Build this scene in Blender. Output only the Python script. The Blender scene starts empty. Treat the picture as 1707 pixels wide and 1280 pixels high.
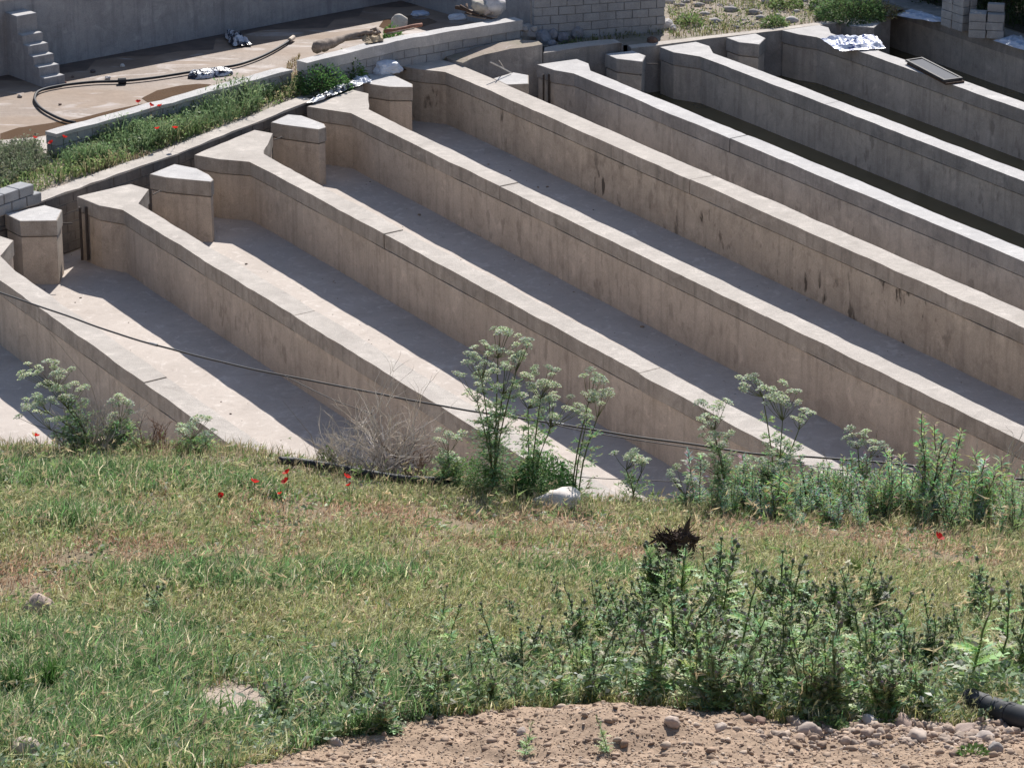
import bpy, bmesh, math, random
import numpy as np
from mathutils import Vector, noise, Matrix
R=math.radians
random.seed(7); rng=np.random.default_rng(11)
scene=bpy.context.scene
# ---------------- camera, sky, sun, exposure ----------------
cam=bpy.data.cameras.new("camera"); camo=bpy.data.objects.new("camera",cam)
scene.collection.objects.link(camo)
cam.lens=114.31; cam.sensor_width=36; cam.clip_start=0.5; cam.clip_end=2000
camo.location=(0,0,18.4); camo.rotation_euler=(R(90-20.07),0,0)
scene.camera=camo
world=bpy.data.worlds.new("World"); scene.world=world; world.use_nodes=True
wn=world.node_tree; bg=wn.nodes["Background"]
SUN_AZ,SUN_EL=R(9.8),R(40)
sky=wn.nodes.new("ShaderNodeTexSky"); sky.sky_type='NISHITA'; sky.sun_disc=False
sky.sun_elevation=SUN_EL; sky.sun_rotation=SUN_AZ; sky.air_density=1.0; sky.dust_density=0.6
wn.links.new(sky.outputs[0],bg.inputs[0]); bg.inputs[1].default_value=0.088
sl=bpy.data.lights.new("sun","SUN"); sl.energy=4.7; sl.angle=R(0.5); sl.color=(1.0,0.955,0.9)
so=bpy.data.objects.new("sun",sl); scene.collection.objects.link(so)
so.rotation_euler=Vector((math.sin(SUN_AZ)*math.cos(SUN_EL),math.cos(SUN_AZ)*math.cos(SUN_EL),math.sin(SUN_EL))).to_track_quat('Z','Y').to_euler()
so.location=(10,60,60)
vs=scene.view_settings; vs.view_transform='Standard'; vs.look='None'; vs.gamma=1; vs.exposure=0.55
try: vs.use_curve_mapping=False
except Exception: pass

C=scene.collection
# ---------------- terrain function ----------------
def interp(x,xs,ys):
    if x<=xs[0]: return ys[0]
    for i in range(1,len(xs)):
        if x<=xs[i]:
            t=(x-xs[i-1])/(xs[i]-xs[i-1]); return ys[i-1]+(ys[i]-ys[i-1])*t
    return ys[-1]
def tz(x,y):
    zc=interp(x,[-8,-3.35,-2.6,-1.13,0,1.8,3.3,6.3,9],[3.84,3.82,3.63,3.40,3.21,3.05,3.00,2.93,2.91])
    if y<24: return 6.26+(24-y)*.42
    if y<=37.5: return zc+(6.26-zc)*(37.5-y)/13.5
    u=y-37.5
    return max(zc-.35*u-.06*u*u,-1.9)

def vn(x,y,s,seed=0.0): return noise.noise(Vector((x*s,y*s,seed)))
SOILP=[(-4.97, 22.96), (-2.25, 23.08), (-2.0, 24.18), (-1.49, 24.82), (-0.8, 25.42), (-0.02, 25.9), (0.95, 26.44), (1.57, 26.0), (2.32, 25.42), (3.01, 25.56), (3.9, 25.58), (5.5, 25.76)]
SX=[p[0] for p in SOILP]; SY=[p[1] for p in SOILP]
def soil_y(x): return interp(x,SX,SY)
def gz(x,y):
    z=tz(x,y)+0.05*vn(x,y,.5,3.1)+0.025*vn(x,y,1.7,9.)
    d=soil_y(x)-y
    if y<28 and d>-.6:
        k=min(1,max(0,(d+.6)/.8))
        z+=k*(.05+.05*vn(x,y,4,1.)+.035*vn(x,y,10,5.)+.02*vn(x,y,22,5.))
        z+=.26*math.exp(-((x-.95)/1.0)**2-((y-24.9)/.8)**2)
    return z

# ---------------- helpers ----------------
def link(o,parent=None):
    C.objects.link(o)
    if parent is not None: o.parent=parent
    return o
def tag(o,label=None,cat=None,group=None,kind=None):
    if label: o['label']=label
    if cat: o['category']=cat
    if group: o['group']=group
    if kind: o['kind']=kind
    return o
def empty(name,loc,label,cat,group=None,rz=0):
    o=bpy.data.objects.new(name,None); o.empty_display_size=.2
    o.location=loc; o.rotation_euler=(0,0,rz); link(o)
    return tag(o,label,cat,group)
class MB:
    def __init__(s): s.v=[]; s.f=[]; s.m=[]; s.c=[]
    def add(s,vs_,fs,mi=0,col=None):
        b=len(s.v); s.v+= [tuple(p) for p in vs_]
        for f in fs: s.f.append(tuple(i+b for i in f)); s.m.append(mi)
        s.c += [col or (1,1,1)]*len(vs_)
        return b
    def box(s,c,size,rz=0,mi=0,ch=0.0,tilt=None,col=None):
        hx,hy,hz=[k/2 for k in size]
        M=Matrix.Rotation(rz,3,'Z')
        if tilt: M=M@Matrix.Rotation(tilt[0],3,'X')@Matrix.Rotation(tilt[1],3,'Y')
        vs_=[Vector(c)+M@Vector((a*hx,b*hy,d*hz)) for a in(-1,1) for b in(-1,1) for d in(-1,1)]
        s.add(vs_,[(0,1,3,2),(4,6,7,5),(0,4,5,1),(2,3,7,6),(0,2,6,4),(1,5,7,3)],mi,col)
    def tube(s,pts,rad,n=6,mi=0,cap=True,col=None):
        P=[Vector(p) for p in pts]; k=len(P)
        rr=rad if isinstance(rad,(list,tuple)) else [rad]*k
        vs_=[];fs=[]
        up=Vector((0,0,1))
        for i in range(k):
            t=(P[min(i+1,k-1)]-P[max(i-1,0)])
            if t.length<1e-9: t=Vector((0,0,1))
            t.normalize()
            a=t.cross(up) if abs(t.z)<.95 else t.cross(Vector((1,0,0)))
            a.normalize(); b=t.cross(a)
            for j in range(n):
                an=2*math.pi*j/n
                vs_.append(P[i]+(a*math.cos(an)+b*math.sin(an))*rr[i])
        for i in range(k-1):
            for j in range(n):
                j2=(j+1)%n
                fs.append((i*n+j,i*n+j2,(i+1)*n+j2,(i+1)*n+j))
        if cap and n>2:
            fs.append(tuple(range(n-1,-1,-1))); fs.append(tuple((k-1)*n+j for j in range(n)))
        s.add(vs_,fs,mi,col)
    def mesh(s,name,mats,smooth=False,color=False):
        me=bpy.data.meshes.new(name); me.from_pydata(s.v,[],s.f)
        for m in (mats if isinstance(mats,(list,tuple)) else [mats]): me.materials.append(m)
        me.polygons.foreach_set('material_index',s.m)
        if smooth: me.polygons.foreach_set('use_smooth',[True]*len(s.f))
        if color:
            at_=me.color_attributes.new('Col','FLOAT_COLOR','POINT')
            a=np.ones((len(s.v),4),dtype=np.float32); a[:,:3]=np.array(s.c,dtype=np.float32)
            at_.data.foreach_set('color',a.ravel())
        me.update(); return me
    def obj(s,name,mats,parent=None,smooth=False,color=False,loc=None):
        o=bpy.data.objects.new(name,s.mesh(name,mats,smooth,color))
        if loc is not None: o.location=loc
        return link(o,parent)
def np_mesh(name,V,F,mat,col=None,kind=None,parent=None,label=None,cat=None,smooth=False):
    """V (n,3); F list of (faces array (m,k))"""
    me=bpy.data.meshes.new(name)
    nl=sum(f.size for f in F); nf=sum(len(f) for f in F)
    me.vertices.add(len(V)); me.vertices.foreach_set('co',np.asarray(V,dtype=np.float32).ravel())
    me.loops.add(nl); me.loops.foreach_set('vertex_index',np.concatenate([f.ravel() for f in F]).astype(np.int32))
    me.polygons.add(nf)
    tot=np.concatenate([np.full(len(f),f.shape[1],dtype=np.int32) for f in F])
    st=np.concatenate([[0],np.cumsum(tot)[:-1]]).astype(np.int32)
    me.polygons.foreach_set('loop_start',st); me.polygons.foreach_set('loop_total',tot)
    if smooth: me.polygons.foreach_set('use_smooth',[True]*nf)
    me.materials.append(mat); me.update(calc_edges=True)
    if col is not None:
        a=np.ones((len(V),4),dtype=np.float32); a[:,:3]=col
        at_=me.color_attributes.new('Col','FLOAT_COLOR','POINT'); at_.data.foreach_set('color',a.ravel())
    o=bpy.data.objects.new(name,me); link(o,parent); tag(o,label,cat,None,kind)
    return o
# ---------------- materials ----------------
class NT:
    def __init__(s,name):
        s.mat=bpy.data.materials.new(name); s.mat.use_nodes=True; s.nt=s.mat.node_tree
        s.b=s.nt.nodes["Principled BSDF"]; s.out=s.nt.nodes["Material Output"]
        s.geo=s.nt.nodes.new('ShaderNodeNewGeometry'); s.b.inputs['Specular IOR Level'].default_value=.25
    def n(s,t,**k):
        x=s.nt.nodes.new(t)
        for a,b in k.items(): setattr(x,a,b)
        return x
    def l(s,a,b): s.nt.links.new(a,b)
    def pos(s,scale=(1,1,1),obj=False):
        m=s.n('ShaderNodeVectorMath',operation='MULTIPLY')
        if obj: tc=s.n('ShaderNodeTexCoord'); s.l(tc.outputs['Object'],m.inputs[0])
        else: s.l(s.geo.outputs['Position'],m.inputs[0])
        m.inputs[1].default_value=scale; return m.outputs[0]
    def noise(s,scale,detail=5,rough=.6,vec=None,dist=0):
        x=s.n('ShaderNodeTexNoise'); x.inputs['Scale'].default_value=scale; x.inputs['Detail'].default_value=detail
        x.inputs['Roughness'].default_value=rough; x.inputs['Distortion'].default_value=dist
        s.l(vec or s.geo.outputs['Position'],x.inputs['Vector']); return x.outputs['Fac']
    def ramp(s,fac,*st):
        x=s.n('ShaderNodeValToRGB'); e=x.color_ramp.elements
        while len(e)<len(st): e.new(.5)
        for i,(p,c) in enumerate(st):
            e[i].position=p; e[i].color=(*c,1) if len(c)==3 else c
        s.l(fac,x.inputs[0]); return x.outputs[0]
    def mix(s,a,b,fac,mode='MIX'):
        x=s.n('ShaderNodeMix',data_type='RGBA',blend_type=mode)
        for v,i in((a,6),(b,7)):
            if isinstance(v,tuple): x.inputs[i].default_value=(*v,1)
            else: s.l(v,x.inputs[i])
        if isinstance(fac,float): x.inputs[0].default_value=fac
        else: s.l(fac,x.inputs[0])
        return x.outputs[2]
    def bump(s,h,strength,dist=.02):
        x=s.n('ShaderNodeBump'); x.inputs['Strength'].default_value=strength; x.inputs['Distance'].default_value=dist
        s.l(h,x.inputs['Height']); s.l(x.outputs[0],s.b.inputs['Normal'])
    def fin(s,col,rough=.85):
        if isinstance(col,tuple): s.b.inputs['Base Color'].default_value=(*col,1)
        else: s.l(col,s.b.inputs['Base Color'])
        if isinstance(rough,float): s.b.inputs['Roughness'].default_value=rough
        else: s.l(rough,s.b.inputs['Roughness'])
        return s.mat
W1_=(1,1,1)
def concrete(name,c1,c2,dark,streak=.5,speck=.4,brush=False,spots=0.0,lift=1.0):
    s=NT(name)
    a=s.noise(.9,8,.7,dist=.4); b=s.noise(5,7,.72); f=s.noise(55,4,.65); g=s.noise(2.3,6,.65,dist=.8)
    col=s.mix(c1,c2,s.ramp(a,(.38,(0,0,0)),(.6,W1_)))
    col=s.mix(col,dark,s.ramp(g,(.52,(0,0,0)),(.70,(speck*.8,)*3)))
    col=s.mix(col,tuple(min(1,k*1.22) for k in c1),s.ramp(g,(.30,(.7,)*3),(.44,(0,0,0))))
    col=s.mix(col,dark,s.ramp(b,(.54,(0,0,0)),(.72,(speck,)*3)))
    v=s.noise(1.0,6,.65,vec=s.pos((6,6,.45)))
    col=s.mix(col,dark,s.ramp(v,(.50,(0,0,0)),(.72,(streak,)*3)))
    if brush:
        w=s.noise(2.2,7,.65,vec=s.pos((1.4,5,1)),dist=1.0)
        col=s.mix(col,c2,s.ramp(w,(.48,(0,0,0)),(.60,(.75,.75,.75))))
        w2=s.noise(1.3,6,.7,vec=s.pos((2,4,1)),dist=.6)
        col=s.mix(col,dark,s.ramp(w2,(.58,(0,0,0)),(.70,(.55,)*3)))
    if spots:
        u=s.noise(2.6,4,.5,vec=s.pos((1.6,1.6,.7))); m=s.noise(.35,3,.5)
        k=s.mix(s.ramp(u,(.60,(0,0,0)),(.66,(spots,)*3)),s.ramp(m,(.45,(0,0,0)),(.6,W1_)),1.0,'MULTIPLY')
        col=s.mix(col,tuple(x*.45 for x in dark),k)
    col=s.mix(col,s.ramp(f,(.3,(.78,)*3),(.7,(1.14,)*3)),1.0,'MULTIPLY')
    h=s.n('ShaderNodeMath',operation='ADD'); s.l(b,h.inputs[0]); s.l(f,h.inputs[1])
    s.bump(h.outputs[0],.6,.014)
    return s.fin(col,.92)
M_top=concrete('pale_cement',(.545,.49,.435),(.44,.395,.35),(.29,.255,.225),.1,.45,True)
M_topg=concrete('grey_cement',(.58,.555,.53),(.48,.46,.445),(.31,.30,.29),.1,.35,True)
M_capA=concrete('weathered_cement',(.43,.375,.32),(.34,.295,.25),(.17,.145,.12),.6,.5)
M_body=concrete('silt_stained_concrete',(.58,.485,.395),(.50,.415,.335),(.28,.225,.18),.5,.5,spots=.35)
M_bodyS=concrete('pitted_brown_concrete',(.54,.455,.365),(.45,.375,.30),(.26,.21,.165),.5,.6,spots=1.0)
M_bodyB=concrete('grey_wet_concrete',(.52,.47,.42),(.42,.38,.34),(.24,.215,.195),.6,.5,spots=.4)
M_grey=concrete('old_grey_concrete',(.37,.345,.325),(.27,.255,.245),(.15,.145,.145),.5,.5)
M_pool=concrete('pool_plaster',(.38,.385,.40),(.30,.305,.32),(.17,.175,.19),.6,.4)
def silt_floor():
    s=NT('dried_silt')
    a=s.noise(.7,8,.62,dist=.6); b=s.noise(3.5,6,.65,dist=1.2); f=s.noise(50,3,.6)
    col=s.mix((.52,.46,.41),(.46,.405,.36),s.ramp(a,(.38,(0,0,0)),(.62,W1_)))
    col=s.mix(col,(.62,.565,.515),s.ramp(b,(.55,(0,0,0)),(.66,(.8,)*3)))
    col=s.mix(col,(.35,.30,.26),s.ramp(b,(.30,(.45,)*3),(.45,(0,0,0))))
    col=s.mix(col,s.ramp(f,(.3,(.9,)*3),(.7,(1.08,)*3)),1.0,'MULTIPLY')
    s.bump(b,.3,.02)
    return s.fin(col,.9)
M_floor=silt_floor()
def mud():
    s=NT('pool_mud')
    a=s.noise(.45,7,.6,vec=s.pos((.7,1.5,1)),dist=.7); b=s.noise(4,6,.7); w=s.noise(.8,6,.6,vec=s.pos((.6,1.6,1)),dist=1.5)
    col=s.mix((.30,.228,.175),(.20,.145,.11),s.ramp(a,(.42,(0,0,0)),(.58,W1_)))
    col=s.mix(col,(.56,.51,.49),s.ramp(w,(.56,(0,0,0)),(.68,(.55,)*3)))
    col=s.mix(col,s.ramp(b,(.3,(.85,)*3),(.7,(1.1,)*3)),1.0,'MULTIPLY')
    s.bump(b,.3,.03)
    return s.fin(col,s.ramp(a,(.4,(.85,)*3),(.62,(.45,)*3)))
M_mud=mud()
def simple(name,col,rough=.7,var=.25,scale=8,metal=0,spec=.3,bump=.2,obj=True):
    s=NT(name); v=s.pos((1,1,1),obj)
    a=s.noise(scale,5,.6,vec=v)
    d=tuple(c*(1-var) for c in col); e=tuple(min(1,c*(1+var)) for c in col)
    s.b.inputs['Metallic'].default_value=metal; s.b.inputs['Specular IOR Level'].default_value=spec
    if bump: s.bump(a,bump,.01)
    return s.fin(s.ramp(a,(.3,d),(.7,e)),rough)
def water(name,col,rough=.06):
    s=NT(name); s.b.inputs['Specular IOR Level'].default_value=.5; s.b.inputs['IOR'].default_value=1.33
    a=s.noise(5,3,.5); s.bump(a,.06,.01)
    b=s.noise(1.5,5,.6)
    return s.fin(s.mix(col,tuple(k*.7 for k in col),b),rough)
M_water=water('still_water',(.15,.115,.055)); M_puddle=water('muddy_puddle',(.16,.10,.06),.08)
def earth():
    s=NT('hillside_earth')
    at_=s.n('ShaderNodeVertexColor',layer_name='Col')
    a=s.noise(3,6,.7); b=s.noise(22,5,.7)
    col=s.mix(at_.outputs[0],s.ramp(a,(.3,(.75,.74,.72)),(.7,(1.18,1.16,1.14))),1.0,'MULTIPLY')
    col=s.mix(col,s.ramp(b,(.3,(.72,)*3),(.7,(1.2,)*3)),1.0,'MULTIPLY')
    s.bump(b,.6,.03)
    return s.fin(col,.95)
M_earth=earth()
def yard():
    s=NT('yard_earth')
    a=s.noise(1.2,6,.65); b=s.noise(9,5,.75)
    col=s.mix((.33,.27,.225),(.24,.215,.16),s.ramp(a,(.4,(0,0,0)),(.6,W1_)))
    col=s.mix(col,(.50,.47,.45),s.ramp(b,(.6,(0,0,0)),(.68,(.8,)*3)))
    col=s.mix(col,(.14,.12,.10),s.ramp(b,(.3,(.7,)*3),(.4,(0,0,0))))
    s.bump(b,.7,.04); return s.fin(col,.95)
M_yard=yard()
def leafmat(name,trans=.35,rough=.5,spec=.4,tint=(1,1,1)):
    s=NT(name); at_=s.n('ShaderNodeVertexColor',layer_name='Col')
    oi=s.n('ShaderNodeObjectInfo')
    v=s.ramp(oi.outputs['Random'],(0,(.82,.82,.85)),(1,(1.15,1.12,1.05)))
    col=s.mix(at_.outputs[0],v,1.0,'MULTIPLY'); col=s.mix(col,tint,1.0,'MULTIPLY')
    s.b.inputs['Specular IOR Level'].default_value=spec
    s.fin(col,rough)
    t=s.n('ShaderNodeBsdfTranslucent'); s.l(col,t.inputs[0])
    m=s.n('ShaderNodeMixShader'); m.inputs[0].default_value=trans
    s.l(s.b.outputs[0],m.inputs[1]); s.l(t.outputs[0],m.inputs[2]); s.l(m.outputs[0],s.out.inputs[0])
    return s.mat
M_leaf=leafmat('leaf',.42,.6,.2); M_gloss=leafmat('glossy_leaf',.35,.5,.25); M_dry=leafmat('dry_stalk',.4,.8,.1)
M_petal=leafmat('petal',.45,.6,.2)
def stone():
    s=NT('stone'); at_=s.n('ShaderNodeVertexColor',layer_name='Col'); a=s.noise(9,6,.7); b=s.noise(40,3,.6)
    oi=s.n('ShaderNodeObjectInfo')
    col=s.mix(at_.outputs[0],s.ramp(a,(.3,(.72,.7,.7)),(.7,(1.15,1.13,1.1))),1.0,'MULTIPLY')
    s.bump(b,.4,.01); return s.fin(col,.88)
M_stone=stone()
M_block=concrete('concrete_block',(.40,.40,.405),(.32,.32,.325),(.22,.22,.225),.2,.4)
M_mortar=concrete('mortar',(.25,.25,.25),(.2,.2,.2),(.15,.15,.15))
M_wall_shade=simple('painted_shade_mud',(.12,.09,.075),.5,.3,3,obj=False)  # dark mud colour that paints shade at the pool wall foot
M_pipe=simple('black_polyethylene',(.024,.026,.032),.62,.3,5,spec=.3,bump=.05)
M_cable=simple('black_cable',(.03,.03,.033),.5,.2)
M_tape=simple('silvery_tape',(.2,.2,.21),.4,.2)
M_iron=simple('rusty_iron',(.06,.05,.045),.7,.4,20,metal=.4)
M_wood=simple('weathered_wood',(.24,.19,.155),.85,.35,14)
M_darkwood=simple('dark_bark',(.07,.045,.033),.9,.45,14,bump=.6)
M_redwood=simple('reddish_pole',(.27,.13,.09),.8,.3,14)
M_bark=simple('tree_bark',(.12,.095,.075),.9,.4,10,bump=.6)
M_steel=simple('grey_steel_frame',(.05,.05,.055),.6,.2,6,metal=0,spec=.15)
M_mesh=simple('grey_mesh_panel',(.12,.125,.14),.75,.2,60,metal=0,spec=.1)
def plastic(name,c1,c2,thr=.5,sc=3.0,rough=.28):
    s=NT(name); a=s.noise(sc,5,.6,vec=s.pos((1,1,1),True),dist=1.0); s.b.inputs['Specular IOR Level'].default_value=.6
    s.bump(s.noise(14,5,.6,vec=s.pos((1,1,1),True)),.6,.03)
    return s.fin(s.ramp(a,(thr-.03,c1),(thr+.03,c2)),rough)
M_bagA=plastic('black_and_silver_plastic',(.02,.022,.04),(.55,.57,.62),.5,4)
M_bagW=plastic('white_sack',(.62,.66,.74),(.72,.74,.78),.5,3,.55)
M_bagG=plastic('slate_plastic',(.07,.085,.12),(.13,.15,.19),.5,5,.35)
M_sheetB=plastic('blue_and_white_plastic',(.10,.13,.32),(.70,.72,.82),.44,3.5,.3)
M_film=plastic('pale_blue_film',(.38,.47,.62),(.55,.60,.70),.5,2,.3)

# ---------------- polygons / prisms ----------------
def wavy(poly,step=.45,amp=.012,seed=0,longonly=1.2):
    out=[];n=len(poly)
    for i in range(n):
        a=Vector(poly[i]);b=Vector(poly[(i+1)%n]);L=(b-a).length
        out.append(tuple(a))
        if L>longonly:
            k=int(L/step); t=(b-a)/L; nn=Vector((-t.y,t.x))
            for j in range(1,k):
                q=a+t*(L*j/k); d=amp*(noise.noise(Vector((q.x*1.1,q.y*1.1,seed)))*2+.5*random.uniform(-1,1))
                out.append(tuple(q+nn*d))
    return out
def area(p): return .5*sum(p[i][0]*p[(i+1)%len(p)][1]-p[(i+1)%len(p)][0]*p[i][1] for i in range(len(p)))
def ccw(p): return list(p) if area(p)>0 else list(p)[::-1]
def inset(poly,d):
    p=[Vector(q) for q in ccw(poly)];n=len(p);o=[]
    for i in range(n):
        a,b,c=p[i-1],p[i],p[(i+1)%n]
        e1=(b-a).normalized();e2=(c-b).normalized()
        n1=Vector((-e1.y,e1.x));n2=Vector((-e2.y,e2.x)); m=n1+n2
        if m.length<1e-4: m=n1
        m.normalize(); k=max(.35,m.dot(n1)); o.append(tuple(b+m*(d/k)))
    return o
def prism(name,poly,z0,z1,mat,parent=None,bev=0.0,origin=(0,0,0),zt=None,topmat=None):
    p=ccw(poly);n=len(p);bm=bmesh.new();O=Vector(origin)
    lo=[bm.verts.new(Vector((q[0],q[1],z0))-O) for q in p]
    hi=[bm.verts.new(Vector((q[0],q[1],(zt(q[0],q[1]) if zt else z1)))-O) for q in p]
    top=bm.faces.new(hi); 
    if topmat: top.material_index=1
    bm.faces.new(lo[::-1])
    for i in range(n): bm.faces.new((lo[i],lo[(i+1)%n],hi[(i+1)%n],hi[i]))
    if bev>0:
        es=[e for e in bm.edges if e in set(top.edges)]
        bmesh.ops.bevel(bm,geom=es,offset=bev,segments=2,profile=.6,affect='EDGES')
    bmesh.ops.triangulate(bm,faces=[f for f in bm.faces if len(f.verts)>4])
    me=bpy.data.meshes.new(name); bm.to_mesh(me); bm.free(); me.materials.append(mat)
    if topmat: me.materials.append(topmat)
    o=bpy.data.objects.new(name,me); return link(o,parent)
def rock_mesh(seed,size,sub=2,flat=.7,col=(.5,.47,.44),name='rock',rough=.35):
    bm=bmesh.new(); bmesh.ops.create_icosphere(bm,subdivisions=sub,radius=1)
    for v in bm.verts:
        d=noise.noise(v.co*1.1+Vector((seed*3.7,0,0)))*rough+noise.noise(v.co*2.6+Vector((0,seed*1.9,0)))*rough*.5
        v.co*=1+d; v.co.x*=size[0]; v.co.y*=size[1]; v.co.z*=size[2]*1.0
    me=bpy.data.meshes.new(name); bm.to_mesh(me); bm.free(); me.materials.append(M_stone)
    a=np.ones((len(me.vertices),4),dtype=np.float32); a[:,:3]=col
    at_=me.color_attributes.new('Col','FLOAT_COLOR','POINT'); at_.data.foreach_set('color',a.ravel())
    if sub>2: me.polygons.foreach_set('use_smooth',[True]*len(me.polygons))
    return me
def rock(name,loc,size,col,label,cat='stone',group=None,sub=3,rz=0,seed=None):
    o=bpy.data.objects.new(name,rock_mesh(seed if seed is not None else random.random()*50,size,sub,col=col,name=name))
    o.location=loc; o.rotation_euler=(random.uniform(-.2,.2),random.uniform(-.2,.2),rz or random.uniform(0,6))
    link(o); return tag(o,label,cat,group)

# ================= SETTING =================
# hillside in front of the raceways
def axis(segs):
    o=[]
    for a,b,s_ in segs:
        k=max(1,int(round((b-a)/s_))); o+= [a+(b-a)*i/k for i in range(k)]
    o.append(segs[-1][1]); return o
gx=axis([(-60,-12,4),(-12,-6,.5),(-6,6,.07),(6,12,.5),(12,60,4)])
gy=axis([(-12,20,1.5),(20,22.5,.4),(22.5,26.6,.06),(26.6,46,.22)])
NX,NY=len(gx),len(gy)
ZONES=[(-4.87, 30.58, 0.7647058823529411, 1.0526315789473684, 'dry'), (-3.91, 31.8, 0.8823529411764706, 0.7368421052631579, 'dry'), (-2.9, 33.48, 0.8823529411764706, 0.6842105263157895, 'dry'), (-1.41, 34.78, 1.7647058823529411, 0.631578947368421, 'dry'), (0.69, 35.56, 1.411764705882353, 0.8421052631578947, 'dry'), (0.31, 33.68, 1.1764705882352942, 0.47368421052631576, 'dry'), (1.4, 33.84, 0.9411764705882353, 0.5789473684210527, 'dry'), (3.29, 36.08, 1.0588235294117647, 0.8947368421052632, 'dry'), (4.89, 34.54, 1.0, 1.0, 'dry'), (4.24, 35.52, 1.1764705882352942, 0.7894736842105263, 'dry'), (-4.24, 27.38, 0.8823529411764706, 1.4473684210526316, 'lush'), (-3.32, 27.08, 0.6470588235294118, 1.5789473684210527, 'lush'), (-3.22, 30.66, 0.9411764705882353, 0.631578947368421, 'lush'), (-5.2, 35.7, 1.6470588235294117, 0.7894736842105263, 'lush'), (-3.33, 35.4, 0.7058823529411765, 0.5789473684210527, 'lush'), (-4.69, 33.42, 1.0, 0.5263157894736842, 'lush'), (-3.34, 25.02, 1.7647058823529411, 1.3157894736842106, 'lush'), (-1.11, 26.74, 1.1764705882352942, 1.3157894736842106, 'lush'), (-1.5, 25.02, 0.9411764705882353, 1.0526315789473684, 'lush'), (-2.5, 26.22, 0.4411764705882353, 0.7894736842105263, 'bare'), (0.96, 32.6, 1.1764705882352942, 0.5263157894736842, 'lush'), (-1.61, 31.62, 0.8823529411764706, 0.47368421052631576, 'lush')]
def zone(kind,X,Y):
    w=np.zeros_like(X)
    for (a,b,rx,ry,k) in ZONES:
        if k==kind: w=np.maximum(w,np.exp(-(((X-a)/rx)**2+((Y-b)/ry)**2)*.9))
    return w
gv=[];gc=[]
XX,YY=np.meshgrid(np.array(gx),np.array(gy)); XR,YR=XX.ravel(),YY.ravel()
bare=zone('bare',XR,YR)
for i in range(len(XR)):
    x,y=XR[i],YR[i]; gv.append((x,y,gz(x,y)))
    s_=min(1,max(0,(soil_y(x)-y)/.3+.5)) if y<28 else 0
    n_=.5+.5*vn(x,y,1.3,4)
    g=np.array((.19+.06*n_,.155+.04*n_,.105+.02*n_)); so_=np.array((.36,.262,.188))*(1+.18*vn(x,y,2,7))
    c=g*(1-s_)+so_*s_
    k=bare[i]*.9; c=c*(1-k)+np.array((.45,.37,.32))*k
    if y>36.2: 
        k=min(1,(y-36.2)/.8)*.6; c=c*(1-k)+np.array((.42,.35,.29))*k
    gc.append(c)
idx=np.arange(NX*NY).reshape(NY,NX)
GF=np.stack([idx[:-1,:-1].ravel(),idx[:-1,1:].ravel(),idx[1:,1:].ravel(),idx[1:,:-1].ravel()],1)
np_mesh('hillside',np.array(gv),[GF],M_earth,np.array(gc),'structure',label='grassy hillside falling towards the concrete raceways with bare soil at the bottom',smooth=True)
def sheet(name,pts,z,mat,label=None,kind='structure',zf=None):
    mb=MB(); p=ccw(pts); mb.add([(a,b,zf(a,b) if zf else z) for a,b in p],[tuple(range(len(p)))])
    o=mb.obj(name,mat); 
    return tag(o,label,None,None,kind)
sheet('ground',[(-700,-100),(700,-100),(700,900),(-700,900)],-2.2,M_yard,'wide bare ground far around the raceways')
DV=Vector((.5076,-.8616)); NV=Vector((.8616,.5076))   # downstream / across
def cy(c,y): return (c-.589*y,y)
def floor_z(x,y): return -1.22-.0065*(70-y)
# raceway floor
sheet('raceway_floor',[(-20,52),(-14,60),(-9.5,66),(-4,75),(1,78),(9,81),(14,80),(33,44),(-4,42.5),(-10,42.5)],0,M_floor,'pale silt covered floor of the empty concrete raceways',zf=floor_z)
# ---- raceway divider walls
HEADS=[
 dict(shift=1),
 dict(p=[(-8.52, 61.05), (-8.01, 60.44), (-7.51, 60.16)],q=[(-7.28, 60.57), (-7.16, 61.54), (-7.56, 61.91)],cf=27.9,cb=28.42),
 dict(p=[(-6.49, 63.98), (-5.95, 63.66), (-5.32, 63.49)],q=[(-5.09, 64.05), (-5.0, 65.62), (-5.4, 65.88)],cf=32.1,cb=32.62),
 dict(p=[(-4.41, 67.74), (-4.0, 67.51), (-3.43, 67.21)],q=[(-3.09, 67.5), (-3.13, 68.82), (-3.49, 69.14)],cf=36.13,cb=36.66),
 dict(p=[(-2.58, 71.23), (-2.06, 70.89), (-1.49, 70.68)],q=[(-1.23, 71.4), (-1.61, 71.78), (-2.12, 72.2)],cf=40.18,cb=40.84),
 dict(p=[(0.56, 71.34), (0.95, 70.82), (1.39, 70.54)],q=[(1.74, 70.78), (1.73, 71.43), (1.47, 71.84)],cf=42.93,cb=43.47),
 dict(p=[(3.4, 72.94), (3.69, 72.44), (4.29, 72.06)],q=[(4.58, 72.35), (4.55, 73.03), (4.26, 73.43)],cf=46.75,cb=47.25),
 dict(p=[(6.33, 74.54), (6.7, 74.13), (7.1, 73.88)],q=[(7.44, 74.25), (7.46, 74.8), (7.26, 75.06)],cf=50.68,cb=51.17),
]
t2=HEADS[1]; HEADS[0]=dict(p=[(x-2.19,y-3.33) for x,y in t2['p']],q=[(x-2.19,y-3.33) for x,y in t2['q']],cf=23.63,cb=24.14)
WL=['concrete dividing wall at the far left, its head outside the view','dividing wall whose head stands second nearest the pile of grey blocks, left of the round-nosed pillar',
 'dividing wall with the wide flat head beside the grassy strip','dividing wall with silvery plastic lying against its head','dividing wall with white sacks and grey plastic at its head and blotchy brown side',
 'grey dividing wall starting beside the two thin sticks','grey dividing wall standing in water with a cracked top, nearest the thin water strip','dividing wall carrying the blue plastic sheet and the framed panel']
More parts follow.
